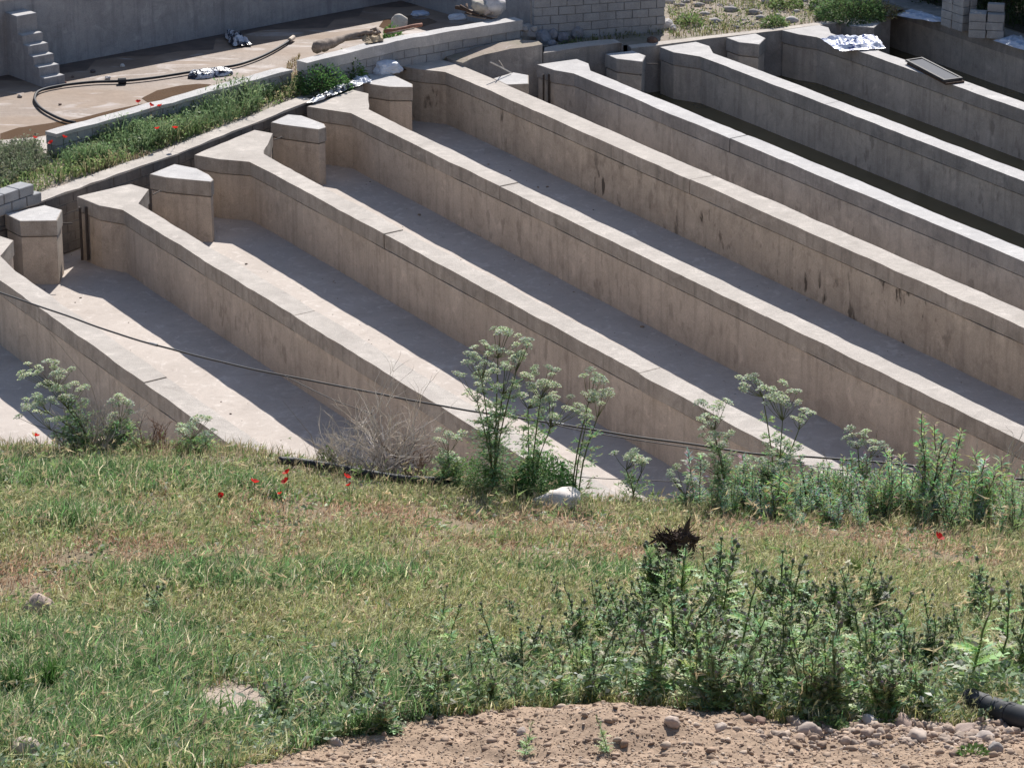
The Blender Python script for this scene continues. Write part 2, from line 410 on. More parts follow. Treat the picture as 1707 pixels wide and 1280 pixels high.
JOINTS=[[.45],[.35,.8],[.22,.62],[.2,.55],[.3,.7],[.17,.6],[.12,.5],[.35]]
YE=43.6
for i,h in enumerate(HEADS):
    A=i<5
    p,q,cf,cb=h['p'],h['q'],h['cf'],h['cb']
    root=empty('divider_wall',(p[2][0],p[2][1],-1.2),WL[i],'wall','dividing walls of the raceways'); O=Vector((p[2][0],p[2][1],-1.2))
    ye=YE if i<5 else YE+ (i-4)*.3
    # the front edge from head corner (project corner onto fitted line a little way down)
    front_end=cy(cf,ye); back_end=cy(cb,ye)
    full=[p[0],p[1],p[2],cy(cf,p[2][1]-.9),front_end,back_end,cy(cb,q[0][1]-.9),q[0],q[1],q[2]]
    prism('wall_body',wavy(inset(full,.022),.6,.008,i*5.3),-1.75,-.315,(M_bodyS if i==4 else M_body) if A else M_bodyB,root,0,O)
    prism('recessed_joint',inset(full,.05),-.34,-.28,M_capA if A else M_bodyB,root,0,O)
    # coping cast in lengths with joints between
    fr=JOINTS[i]; ys=[q[0][1]-1.2+(ye-(q[0][1]-1.2))*f for f in fr]
    segs=[(None,ys[0])]+[(ys[k],ys[k+1]) for k in range(len(ys)-1)]+[(ys[-1],ye)]
    for k,(ya,yb) in enumerate(segs):
        sk=.45
        off=0 if k==0 else random.uniform(-.012,.012)
        if ya is None: poly=[p[0],p[1],p[2],cy(cf,p[2][1]-.9),cy(cf,yb),cy(cb,yb+sk*.6),cy(cb,q[0][1]-.9),q[0],q[1],q[2]]
        else:
            g=.012
            poly=[cy(cf+off,ya-g),cy(cf+off,yb),cy(cb+off,yb+sk*.6),cy(cb+off,ya-g+sk*.6)]
        zt=0 if k==0 else random.uniform(-.012,.008)
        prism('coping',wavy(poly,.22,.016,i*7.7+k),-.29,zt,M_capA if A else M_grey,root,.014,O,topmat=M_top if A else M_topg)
# ---- end wall on the far right
root=empty('end_wall',(10.3,75.2,-1.2),'grey end wall on the far right, in tree shade, with a stack of blocks on top','wall')
ew=wavy([cy(54.72,78.6),cy(54.72,60),cy(55.6,60),cy(55.6,78.9)],.5,.012,55)
prism('wall_body',inset(ew,.03),-1.75,-.3,M_bodyB,root,0,(10.3,75.2,-1.2)); prism('coping',ew,-.3,0,M_grey,root,.012,(10.3,75.2,-1.2))
# ---- pillars between the gates
PIL=[
 ([(-9.76, 59.89), (-9.07, 60.48), (-8.69, 60.16), (-8.7, 59.46), (-9.4, 59.42)],0,'five-sided pillar nearest the pile of grey blocks at the left edge'),
 ([(-7.26, 62.6), (-6.83, 63.33), (-6.35, 63.01), (-6.06, 62.56), (-5.94, 62.21), (-5.98, 62.06), (-6.91, 62.36)],0,'pillar with a rounded nose, second from the left edge'),
 ([(-5.1, 66.47), (-4.78, 67.11), (-4.48, 67.02), (-3.96, 66.35), (-3.91, 66.08), (-4.06, 65.91), (-4.85, 66.3)],0,'pillar with chipped cap corner beside the end of the long parapet'),
 ([(-3.47, 69.97), (-3.16, 70.65), (-2.7, 70.52), (-2.19, 69.62), (-2.18, 69.35), (-2.7, 69.38), (-3.29, 69.71)],0,'pillar with white plastic on the back of its cap'),
 ([(-0.42, 70.11), (0.03, 70.65), (0.37, 70.4), (0.37, 69.65), (-0.12, 69.57)],0,'small pillar with two thin sticks on its cap'),
 ([(2.13, 72.3), (2.76, 72.61), (3.05, 72.15), (2.95, 71.58), (2.37, 71.86)],1,'grey pillar in front of the gap between two parapet pieces'),
 ([(4.98, 73.83), (5.7, 74.24), (5.9, 73.78), (5.71, 73.18), (5.25, 73.38)],1,'grey pointed pillar left of the wall with blue plastic'),
 ([(7.8, 75.32), (8.51, 75.81), (8.76, 75.37), (8.52, 74.77), (8.02, 74.95)],1,'farthest grey pillar, beside the shaded end wall')]
for poly,B,lab in PIL:
    c=Vector((sum(a for a,b in poly)/len(poly),sum(b for a,b in poly)/len(poly),-1.2))
    root=empty('gate_pillar',c,lab,'pillar','pillars at the heads of the raceways')
    prism('pillar_body',inset(poly,.022),-1.75,-.335,M_bodyB if B else M_body,root,0,c); prism('recessed_joint',inset(poly,.07),-.34,-.29,M_bodyB,root,0,c)
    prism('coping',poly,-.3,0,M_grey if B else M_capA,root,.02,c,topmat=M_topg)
# steel guide channels for stop logs
def gate_rail(px,label):
    root=empty('gate_guide',(px[0],px[1],-1.2),label,'gate guide','gate guides in the pillar slots')
    for k in(0,1):
        m=MB(); m.box((k*.12,0,.53),(.045,.05,1.08)); m.obj('guide_rail',M_iron,root)
# (placed flush on upstream corners)
for px,l in [((-8.45, 60.92),'dark upright gate guide beside the second dividing wall head'),((0.69, 71.13),'dark upright gate guide under the head beside the sticks')]:
    gate_rail((px[0]+.02,px[1]-.16),l)
def rods(specs):
    for k,(a,b,r_,lab) in enumerate(specs):
        m=MB(); A_=Vector(a);B_=Vector(b); m.tube([(0,0,0),B_-A_],r_,6); o=m.obj('iron_rod',M_iron); o.location=A_; tag(o,lab,'rod')
rods([((-7.08, 61.5, -0.1),(-6.96, 61.79, -0.1),.012,'short iron rod bridging the gap left of the round-nosed pillar'),
 ((-8.68, 60.07, -0.25),(-8.49, 60.07, -0.25),.012,'short iron rod between the leftmost pillar and the next wall head'),
 ((-9.84, 59.73, -0.3),(-9.68, 59.92, -0.3),.012,'iron rod entering the leftmost pillar at the picture edge'),
 ((-4.97, 65.45, -0.1),(-4.81, 65.68, -0.1),.012,'iron rod beside the chipped pillar'),
 ((3.07, 71.78, -0.1),(3.3, 71.78, -0.1),.012,'iron rod between the grey pillar and the next wall head')])

# ---- block-built walls
def block_mesh(L=.39,H=.185,T=.19,name='block',mat=None,ch=.008):
    bm=bmesh.new(); bmesh.ops.create_cube(bm,size=1)
    for v in bm.verts: v.co=Vector((v.co.x*L,v.co.y*T,v.co.z*H))
    bmesh.ops.bevel(bm,geom=bm.edges[:],offset=ch,segments=1,affect='EDGES')
    for v in bm.verts: v.co+=Vector((random.uniform(-1,1),random.uniform(-1,1),random.uniform(-1,1)))*.003
    me=bpy.data.meshes.new(name); bm.to_mesh(me); bm.free(); me.materials.append(mat or M_block); return me
BLK=[block_mesh() for _ in range(3)]
def block_wall(name,a,b,z0,courses,label,cat='wall',T=.2,jit=.006,coping=0,blk=None,mats_top=None,group=None):
    A_=Vector(a);B_=Vector(b);L=(B_-A_).length;rz=math.atan2(B_.y-A_.y,B_.x-A_.x)
    root=empty(name,(A_.x,A_.y,z0),label,cat,group,rz)
    m=MB(); hz=courses*.2
    m.box((L/2,0,hz/2-.01),(L-.03,T-.035,hz-.02)); m.obj('mortar_core',M_mortar,root)
    for c in range(courses):
        x=-(.2 if c%2 else 0)
        while x<L-.02:
            x0=max(0,x);x1=min(L,x+.4)
            if x1-x0>.06:
                o=bpy.data.objects.new('block',random.choice(blk or BLK)); 
                o.location=((x0+x1)/2+random.uniform(-.003,.003),random.uniform(-jit,jit),c*.2+.1+random.uniform(-.003,.003))
                o.scale=((x1-x0)/.4,T/.19,1); o.rotation_euler=(0,0,random.uniform(-.008,.008)); link(o,root)
            x+=.4
    if coping:
        m=MB(); k=max(2,int(L/.35)); pts=[]
        for i in range(k+1):
            t=i/k*L; dz=random.uniform(-.012,.012); dy=random.uniform(-.02,.02)
            pts+= [(t,-T/2-.02+dy,hz),(t,-T/2-.02+dy,hz+coping+dz),(t,T/2+.02+dy,hz+coping+dz),(t,T/2+.02+dy,hz)]
        fs=[]
        for i in range(k):
            a0=i*4;b0=a0+4
            for j in range(3): fs.append((a0+j,a0+j+1,b0+j+1,b0+j))
        fs+=[(0,3,2,1),(k*4,k*4+1,k*4+2,k*4+3)]
        m.add(pts,fs); m.obj('coping',mats_top or M_top,root)
    return root
M_blockd=concrete('damp_dark_block',(.19,.175,.165),(.14,.13,.125),(.08,.075,.075),.4,.5)
BLKD=[block_mesh(mat=M_blockd) for _ in range(3)]
# parapets along the feed canal
PA=[(-9.73, 60.64), (-9.38, 60.84), (-6.98, 64.28), (-4.47, 68.44)]
def off(p,q,d):
    v=(Vector(q)-Vector(p)).normalized(); return Vector((-v.y,v.x))*d
for k in range(1,3):
    block_wall('parapet_wall',PA[k],PA[k+1],-1.25,6,['plastered block parapet below the grassy strip, nearer the grey blocks','plastered block parapet below the grassy strip, nearer the silvery plastic'][k-1],'wall',.36,.004,.045,BLKD,group='parapets of the feed canal')
# left extension off frame
e=Vector(PA[1])-Vector(PA[2]); e.normalize(); 
block_wall('parapet_wall',tuple(Vector(PA[1])+e*4),tuple(Vector(PA[1])+e*.01),-1.25,6,'plastered block parapet hidden behind the pile of grey blocks','wall',.36,.004,.045,BLKD)
# pile of grey blocks at left edge
pb=(-9.48, 60.62, 0.2); adir=math.atan2(PA[2][1]-PA[1][1],PA[2][0]-PA[1][0])
k=0
names=[('bottom','right'),('bottom','middle'),('bottom','left'),('top','right'),('top','left')]
for lev in(0,1):
    for j in range(4-lev):
        o=bpy.data.objects.new('block',BLK[j%3]); 
        x=-9.43-.42*j*math.cos(adir)-lev*.12; y=60.72-.42*j*math.sin(adir)-lev*.15
        o.location=(x,y,.1+lev*.205-.03); o.scale=(1.0,1.9,1.05); o.rotation_euler=(0,0,adir+random.uniform(-.03,.03)); link(o)
        tag(o,'grey block, %s from the right, %s course of the pile by the leftmost pillar'%(['first','second','third','fourth'][j],['lower','upper'][lev]),'block','grey blocks piled at the left edge')
# stony mass and low parapets
mass=[(-1.1, 71.16), (-0.64, 71.46), (-0.02, 71.53), (0.69, 71.79), (0.59, 72.11), (0.44, 72.22), (-0.23, 72.29), (-0.86, 72.39), (-1.49, 72.52), (-1.61, 72.14), (-1.35, 71.54)]
def mz(x,y): return interp(x,[-2,-1.2,-.6,0,.6],[.015,.06,.2,.31,.35])+.03*vn(x,y,2.5,3)
o=prism('rubble_parapet',wavy(mass,.25,.035,3.,.4),-1.7,.35,M_grey,None,.0,zt=mz,topmat=M_yard); tag(o,'thick stony parapet with a rough sloping top behind the two thin sticks','wall')
m2=wavy([(0.71, 71.79), (1.46, 72.25), (2.49, 72.78), (2.56, 72.62), (2.36, 73.11), (1.67, 72.88), (0.73, 72.34)],.3,.03,8.,.5)
o=prism('low_parapet',m2,-1.7,.15,M_grey,None,.025,topmat=M_top); tag(o,'low grey parapet with a light top between the stony parapet and the gap','wall')
m3=[(2.74, 72.83), (3.28, 73.05), (4.54, 73.73), (6.32, 74.54), (7.8, 75.32), (9.06, 76.06), (9.1, 76.39), (7.96, 75.69), (6.29, 74.8), (4.93, 74.16), (3.85, 73.65), (2.66, 73.13)]
o=prism('long_parapet',wavy(m3,.4,.02,9.,.6),-1.7,0.0,M_grey,None,.02,topmat=M_top); tag(o,'long low parapet behind the grey pillars, running to the shaded end wall','wall')
# water
for k,(ca,cb_,yt) in enumerate([(47.22,50.70,73.6),(51.14,54.74,75.5),(43.45,46.77,71.4)]):
    sheet('channel_water',[cy(ca-.1,yt+1.2),cy(cb_+.1,yt+2.6),cy(cb_+.1,47),cy(ca-.1,47)],-1.1,M_water,['still dark water between the cracked wall and the wall with blue plastic','still dark water between the wall with blue plastic and the end wall','shallow brown water beside the wall starting at the sticks'][k])

# ---- yard behind the canal
YP=[(-60,55),tuple(Vector(PA[1])+Vector((-6,-3.0))),tuple(Vector(PA[1])+off(PA[1],PA[2],.1)),tuple(Vector(PA[2])+off(PA[2],PA[3],.1)),tuple(Vector(PA[3])+off(PA[2],PA[3],.1))]
YP+=[(-3.66, 69.04), (-2.85, 70.44), (-2.23, 71.94), (-1.48, 72.21), (-0.19, 73.33), (0.64, 73.11), (1.47, 73.11), (2.58, 73.22), (3.84, 73.5), (4.92, 73.99), (6.3, 74.69), (7.86, 75.52), (9.06, 76.21)]
YP+=[cy(55.3,77.4),cy(55.3,59),(60,45),(500,45),(500,850),(-500,850),(-500,55)]
mb=MB(); mb.add([(a,b,-.03) for a,b in YP],[tuple(range(len(YP)))])
o=mb.obj('yard_ground',M_yard); tag(o,'stony yard ground behind the raceways',None,None,'structure')
bm=bmesh.new(); bm.from_mesh(o.data); bmesh.ops.triangulate(bm,faces=bm.faces[:]); 
for f in bm.faces:
    if f.normal.z<0: f.normal_flip()
bm.to_mesh(o.data); bm.free()
# retaining skirt under the yard
prism('canal_bank',[tuple(Vector(PA[3])+off(PA[2],PA[3],.06))]+[(-3.66, 69.04), (-2.85, 70.44), (-2.23, 71.94), (-1.48, 72.21)]+[(-1.84, 72.88), (-3.91, 70.17), (-4.62, 68.64)],-1.7,-.05,M_grey).update_tag()
tag(bpy.data.objects['canal_bank'],'earth bank edge behind the pillars with plastic on it',None,None,'structure')
# pool floor & pool walls
PD=Vector((7.2,5.99)).normalized(); B0=Vector((-11.4, 70.38)); PN=Vector((PD.y,-PD.x))
def pw(t,d=0): return tuple(B0+PD*t+PN*d)
C2=Vector((0.43, 73.85))
s2=(C2-B0).dot(PD); dperp=(C2-B0).dot(PN)
sheet('pool_floor',[pw(-8),pw(s2+.3),pw(s2+.3,dperp),(0.09, 74.02),(-2.09, 71.78),(-4.67, 70.59),(-4.85, 68.64),(-5.24, 69.14),(-9.48, 64.37),(-12.18, 62.63)],-.022,M_mud,'muddy brown floor of the drained pool with pale dried streaks')
for P_,lab in [([(-8.05, 68.49), (-7.78, 69.14), (-7.32, 69.55), (-6.93, 69.71), (-6.64, 69.65), (-6.87, 69.04), (-7.38, 68.24), (-7.73, 67.84)],'brown puddle between hose and low wall'),([(-10.7, 65.65), (-10.39, 66.11), (-9.81, 66.44), (-9.22, 66.82), (-8.54, 67.55), (-7.97, 68.04), (-8.39, 67.35), (-9.26, 66.11), (-9.91, 65.37), (-10.61, 65.0)],'thin brown wet streak along the low wall'),([(-3.05, 75.67), (-2.35, 76.15), (-1.97, 75.79), (-1.76, 75.43), (-2.1, 74.95), (-2.87, 74.6), (-3.14, 74.95)],'olive brown puddle in the far corner of the pool')]:
    sheet('puddle',P_,-.017,M_puddle,lab)
sheet('pool_shade_strip',[pw(t_,.02+.0*t_) for t_ in(-8,s2+.2)]+[pw(t_,.55+.35*math.sin(t_*1.7)+.25*math.sin(t_*4.1)) for t_ in [s2+.2-(s2+8.2)*k/30 for k in range(31)]],-.0195,M_wall_shade,'dark strip of painted shade along the foot of the pool wall')  # irregular dark strip painting the wall's shade onto the pool floor
sheet('drain_apron',[(-11.5, 64.37), (-10.63, 65.14), (-9.65, 65.46), (-9.28, 64.37), (-9.95, 63.84), (-11.29, 63.05)],-.014,M_top,'pale concrete apron beside the end of the low wall')
# back wall of the pool
root=empty('pool_wall',(B0.x,B0.y,-.1),'tall smooth grey plastered pool wall with concrete steps','wall')
prism('wall_body',[pw(-9,0),pw(s2+.25,0),pw(s2+.25,-.3),pw(-9,-.3)],-.5,1.66,M_pool,root,0,(B0.x,B0.y,-.1)); prism('coping',[pw(-9,.015),pw(s2+.25,.015),pw(s2+.25,-.33),pw(-9,-.33)],1.66,1.72,M_topg,root,.01,(B0.x,B0.y,-.1))
# side wall
E1=Vector(pw(s2,0)); 
root=empty('pool_side_wall',(C2.x,C2.y,-.1),'grey plastered side wall of the pool meeting the grey block wall','wall')
dd=(C2-E1).normalized(); nn=Vector((-dd.y,dd.x))
prism('wall_body',[tuple(E1),tuple(C2),tuple(C2+nn*.25),tuple(E1+nn*.25)],-.5,1.5,M_pool,root,0,(C2.x,C2.y,-.1)); prism('coping',[tuple(E1-nn*.01),tuple(C2-nn*.01+dd*.01),tuple(C2+nn*.26+dd*.01),tuple(E1+nn*.26)],1.5,1.56,M_topg,root,.01,(C2.x,C2.y,-.1))
# concrete steps against pool wall
st=Vector((-10.06, 69.5)); sd=(st-B0).dot(PD); 
root=empty('concrete_steps',(st.x,st.y,-.02),'white edged concrete steps leading down the grey pool wall','steps')
nst=7; dist=(st-B0).dot(PN); run=dist/(nst); 
for k in range(nst-1):
    hgt=.2*(k+1)+(.2 if k==nst-2 else 0); d1=dist-.21*k; d0=0.002
    w=.26
    poly=[pw(sd-w,d0),pw(sd+w,d0),pw(sd+w,d1),pw(sd-w,d1)]
    prism('step',[(a+.0004*k,b) for a,b in poly],-.03,hgt,M_pool,root,.02,(st.x,st.y,-.02),topmat=M_topg)
# low pool-side walls
LA=[(-9.41, 64.04), (-4.94, 69.28)]
r_=block_wall('low_wall',LA[0],LA[1],-.02,2,'low block wall with light top between hose and poppies','wall',.3,.004,.07,mats_top=M_topg)
LB=[(-4.6, 69.2), (-2.67, 71.19), (0.14, 73.18)]
block_wall('low_wall',LB[0],LB[1],-.02,2,'low block wall carrying the old log','wall',.3,.004,.24,mats_top=M_topg)
block_wall('low_wall',LB[1],LB[2],-.02,2,'low block wall with boards and two round stones on top','wall',.3,.004,.24,mats_top=M_topg)
BW=[(0.48, 73.67), (3.56, 74.6)]
block_wall('block_wall',BW[0],BW[1],-.05,9,'grey concrete block wall beside the pool corner','wall',.2,.01)
bv=(Vector(BW[1])-Vector(BW[0])).normalized(); bn=Vector((-bv.y,bv.x))
block_wall('block_wall',tuple(Vector(BW[1])+bn*.12-bv*.1),tuple(Vector(BW[1])+bn*3.4-bv*.1),-.05,9,'return of the grey block wall running away from the yard','wall',.2,.01)
m=MB(); m.tube([(0,0,0),(0,0,.75)],.02,8); m.tube([(0,0,.75),(0,0,.79)],.045,8); o=m.obj('standpipe',M_iron); o.location=(0.56, 74.48, 0); tag(o,'thin dark upright pipe with a pale cap by the pool corner','pipe')
# loose concrete lump and rocks beside the block wall
def smallrocks():
    L=[((882,64),(.42,.3,.26),(.45,.43,.42),'squarish concrete chunk at the end of the low wall'),
     ((905,70),(.25,.2,.2),(.27,.28,.31),'grey boulder in the shade below the standpipe'),((922,66),(.18,.18,.2),(.3,.3,.32),'upright grey stone in the shade right of the boulder'),
     ((940,68),(.17,.16,.16),(.25,.25,.28),'dark stone at the foot of the block wall'),((962,62),(.2,.18,.18),(.27,.27,.29),'rounded stone at the foot of the block wall, right of the others'),
     ((921,76),(.12,.1,.1),(.3,.3,.33),'small stone in front of the upright grey stone'),
     ((812,70),(.24,.2,.2),(.27,.27,.29),'round dark stone leaning on the low wall'),((830,72),(.11,.1,.17),(.42,.4,.38),'upright small stone beside the round dark stone'),
     ((851,70),(.1,.08,.06),(.5,.49,.48),'small pale stone at the foot of the low wall'),((722,84),(.27,.2,.24),(.52,.52,.53),'whitish boulder at the foot of the low wall'),
     ((873,72),(.16,.13,.1),(.42,.4,.38),'flat stone in front of the concrete chunk'),((890,73),(.12,.1,.09),(.4,.38,.36),'small stone at the right end of the rough parapet'),
     ((590,112),(.22,.3,.12),(.5,.46,.42),'flat pale stone in the weeds near the white sack'),((1112,45),(.22,.16,.14),(.6,.58,.57),'white stone at the corner of the block wall'),((1122,50),(.12,.1,.1),(.55,.52,.5),'small white stone right of the wall corner'),
     ((1087,71),(.15,.12,.1),(.14,.09,.07),'dark brown clod on the gap beside the low parapet')]
    return L
SR=[((882, 64), (0.4, 73.79, 0)), ((905, 70), (0.72, 73.45, 0)), ((922, 66), (0.95, 73.67, 0)), ((940, 68), (1.2, 73.56, 0)), ((962, 62), (1.52, 73.9, 0)), ((921, 76), (0.93, 73.11, 0)), ((812, 70), (-0.58, 73.45, 0)), ((830, 72), (-0.33, 73.33, 0)), ((851, 70), (-0.03, 73.45, 0)), ((722, 84), (-1.81, 72.66, 0)), ((873, 72), (0.27, 73.33, 0)), ((890, 73), (0.51, 73.28, 0)), ((590, 112), (-3.55, 71.13, 0)), ((1112, 45), (3.66, 74.89, 0)), ((1122, 50), (3.78, 74.6, 0)), ((1087, 71), (3.24, 73.39, 0))]
SRd={k:v for k,v in SR}
for pxy,sz,col,lab in smallrocks():
    x,y,z=SRd[pxy]; z=.3 if pxy in((873,72),(890,73)) else (.0)
    rock('stone',(x,y,z+sz[2]*.45),tuple(k*.85 for k in sz),col,lab,sub=2)
# stones on pool floor
for (x,y,z),s_,c,l in [((-10.71, 68.59, 0),.05,(.4,.36,.33),'small stone near the foot of the steps, left'),((-9.37, 70.7, 0),.055,(.12,.1,.1),'dark brown stone by the shadow edge on the pool floor'),((-8.97, 70.12, 0),.06,(.6,.57,.55),'pale pebble beside the hose'),((-8.77, 71.23, 0),.055,(.6,.58,.55),'pale pebble at the shadow edge of the pool'),((-9.77, 70.28, 0),.035,(.2,.15,.13),'tiny brown pebble near the steps'),((-9.75, 67.94, 0),.03,(.25,.18,.15),'tiny brown pebble inside the hose bend'),((-9.89, 69.71, 0),.05,(.28,.13,.1),'reddish pebble touching the bottom step')]:
    rock('pebble',(x,y,s_*.5-.02),(s_*1.3,s_,s_*.8),c,l,'pebble',sub=2)
rock('stone',(*(-2.63, 73.96, 0.3)[:2],.3),(.2,.15,.22),(.6,.56,.5),'pale stone standing behind the log on the low wall')

# ---- things on the walls
def crumple(name,quad,zb,h,mat,label,cat,nx=26,ny=14,seed=0,drape=None):
    """plastic sheet spread over a quad (2D corners), z base zb"""
    a,b,c,d=[Vector(q) for q in quad]; m=MB(); V=[]
    org=(a+b+c+d)/4
    for j in range(ny+1):
        for i in range(nx+1):
            u,v=i/nx,j/ny
            p=(a*(1-u)+b*u)*(1-v)+(d*(1-u)+c*u)*v
            e_=min(u,1-u,v,1-v)
            r1=1-abs(noise.noise(Vector((u*4+seed,v*3,seed))))*2.2; r2=1-abs(noise.noise(Vector((u*9,v*7+seed,2.))))*2
            z=h*(.55*max(0,r1)+.35*max(0,r2))*min(1,e_*6+.12)
            jx=.05*noise.noise(Vector((u*5,v*5,seed+9))); jy=.06*noise.noise(Vector((u*5,v*5,seed+19)))
            V.append((p.x-org.x+jx,p.y-org.y+jy,z+.01))
    F=[(j*(nx+1)+i,j*(nx+1)+i+1,(j+1)*(nx+1)+i+1,(j+1)*(nx+1)+i) for j in range(ny) for i in range(nx)]
    m.add(V,F); o=m.obj(name,mat); o.location=(org.x,org.y,zb); return tag(o,label,cat)
def bag(name,loc,size,rz,mat,label,seed=0):
    bm=bmesh.new(); bmesh.ops.create_icosphere(bm,subdivisions=4,radius=1)
    for v in bm.verts:
        q=v.co.copy(); d=1+.22*noise.noise(q*1.6+Vector((seed,0,0)))+.10*(1-abs(noise.noise(q*4+Vector((0,seed,0))))*2)
        s_=.5
        v.co=Vector((math.copysign(abs(q.x)**.7,q.x)*size[0]*d,math.copysign(abs(q.y)**.7,q.y)*size[1]*d,max(-.25,q.z)*size[2]*d))
    me=bpy.data.meshes.new(name); bm.to_mesh(me); bm.free(); me.materials.append(mat)
    o=bpy.data.objects.new(name,me); o.location=loc; o.rotation_euler=(0,0,rz); link(o); return tag(o,label,'plastic bag')
crumple('plastic_sheet',[(7.15, 73.59), (8.49, 73.82), (8.58, 72.69), (7.49, 72.41)],.012,.16,M_sheetB,'crumpled blue and white plastic sheet draped over the wall top','plastic sheet',seed=3)
crumple('plastic_strip',[(-4.43, 67.85), (-3.47, 69.83), (-3.27, 69.52), (-4.23, 67.9)],.03,.12,M_bagA,'strip of silvery black plastic between wall head and weeds','plastic sheet',seed=5)
crumple('plastic_sheet',[(-3.53, 69.98), (-3.22, 70.14), (-3.09, 69.67), (-3.37, 69.47)],.02,.1,M_bagW,'small white plastic scrap on the back of a pillar cap','plastic sheet',seed=8)
bag('white_sack',(-2.81, 70.72, 0.05),(.30,.26,.2),.4,M_bagW,'white sack lying beside the wall head',2)
bag('grey_bag',(-2.69, 71.53, 0.05),(.26,.22,.16),.2,M_bagG,'slate grey plastic bag behind the white sack',4)
bag('white_bag',(-2.36, 71.64, 0.05),(.2,.18,.1),.6,M_bagW,'flat white bag right of the slate grey bag',6)
bag('plastic_bundle',(-6.89, 70.38, 0),(.30,.22,.13),.3,M_bagA,'black part of the plastic bundle caught on the hose',11)
bag('plastic_bundle',(-6.53, 70.54, 0),(.26,.2,.12),.3,M_bagA,'silvery part of the plastic bundle caught on the hose',15)
crumple('plastic_sheet',[(-6.74, 74.02), (-6.47, 74.13), (-5.99, 73.05), (-6.43, 72.94)],0,.22,M_bagA,'torn plastic with white corner lying at the foot of the pool wall','plastic sheet',seed=21)
crumple('plastic_film',[(9.05, 75.97), (9.62, 76.58), (10.39, 75.49), (10.04, 75.25)],.005,.06,M_film,'pale blue film on the top of the end wall','plastic film',seed=31)
crumple('plastic_film',[(11.14, 73.45), (11.7, 74.02), (12.27, 73.16), (11.92, 72.21)],.005,.1,M_film,'blue film on the end wall at the right edge','plastic film',seed=41)
bag('plastic_scrap',(-2.2, 76.15, 0),(.2,.15,.07),.3,M_film,'bluish plastic scrap in the shade of the pool corner',44)
bag('plastic_scrap',(-1.29, 75.79, 0),(.22,.15,.1),.3,M_bagW,'whitish plastic scrap behind the boards on the low wall',46)
# framed panels on wall
fp=[(8.87, 71.38), (9.28, 71.62), (9.96, 69.79), (9.52, 69.58)]
root=empty('framed_panel',(fp[0][0],fp[0][1],.1),'dark framed mesh panel lying across the wall top','panel')
o_=Vector((fp[0][0],fp[0][1],0))
cen=sum((Vector(p) for p in fp),Vector((0,0)))/4
inn=[tuple(cen+(Vector(p)-cen)*.9) for p in fp]
prism('mesh_panel',inn,.07,.085,M_mesh,root,0,(fp[0][0],fp[0][1],.1))
for k in range(4):
    a,b=Vector(fp[k]),Vector(fp[(k+1)%4]); d=(b-a).normalized(); n_=Vector((-d.y,d.x)); 
    if (cen-a).dot(n_)<0: n_=-n_
    sh=.0 if k%2 else .0
    prism('frame_bar',[tuple(a),tuple(b),tuple(b+n_*.05),tuple(a+n_*.05)],.055+.0015*k,.1+.0015*k,M_steel,root,0,(fp[0][0],fp[0][1],.1))
fp2=[(x+.03,y-.07) for x,y in fp]
root=empty('under_board',(fp2[0][0],fp2[0][1],.02),'dark board under the framed mesh panel','board')
prism('board',[fp2[0],fp2[1],fp2[2],fp2[3]],.005,.045,M_darkwood,root,0,(fp2[0][0],fp2[0][1],.02))
# block stacks on end wall
def stack(bx,by,rz,cols,levels,desc,mis):
    for l in range(levels):
        for i in range(cols[0]):
            for j in range(cols[1]):
                if (l,i,j) in mis: continue
                o=bpy.data.objects.new('block',random.choice(BLK)); 
                M=Matrix.Rotation(rz,2); p=M@Vector(((i-(cols[0]-1)/2)*.41+random.uniform(-.015,.015),(j-(cols[1]-1)/2)*.215+random.uniform(-.01,.01)))
                o.location=(bx+p.x,by+p.y,.005+.1+l*.195); o.rotation_euler=(0,0,rz+random.uniform(-.05,.05)); link(o)
                lv=['bottom','second','third','fourth','top'][l] if l<levels-1 else 'top'
                tag(o,'pale block, %s layer of the %s block stack, %s row, %s'%(lv,desc,['front','middle','back'][j] if cols[1]>1 else 'only',['left','right'][i]),'block','blocks stacked on the end wall')
s1=(10.62, 74.6, 0); s2_=(11.14, 73.79, 0)
stack(s1[0]-.12,s1[1]+.15,R(-59.5),(2,2),4,'taller left',[])
stack(s2_[0]-.1,s2_[1]+.1,R(-12),(2,2),4,'lower right',[(3,0,0),(3,0,1),(3,1,0)])
# log, poles, boards on low wall
def branchy(name,pts,r,mat,label,cat,n=8,extra=(),parent=None,seed=1):
    P=[Vector(p) for p in pts]; o0=P[0].copy(); 
    fine=[];rr=[]
    for i in range(len(P)-1):
        for k in range(4):
            t=k/4; q=P[i].lerp(P[i+1],t)-o0; q+=Vector((noise.noise(q*6+Vector((seed,0,0))),noise.noise(q*6+Vector((0,seed,0))),noise.noise(q*6)))*r[i]*.5
            fine.append(q); rr.append((r[i]*(1-t)+r[i+1]*t)*(1+.12*random.uniform(-1,1)))
    fine.append(P[-1]-o0); rr.append(r[-1])
    root=empty(name,o0,label,cat); m=MB(); m.tube(fine,rr,n); m.obj('trunk' if name=='old_log' else 'shaft',mat,root,True)
    for pts2,r2 in extra:
        m=MB(); m.tube([Vector(p)-o0 for p in pts2],r2,6); m.obj('branch',mat,root,True)
    return root
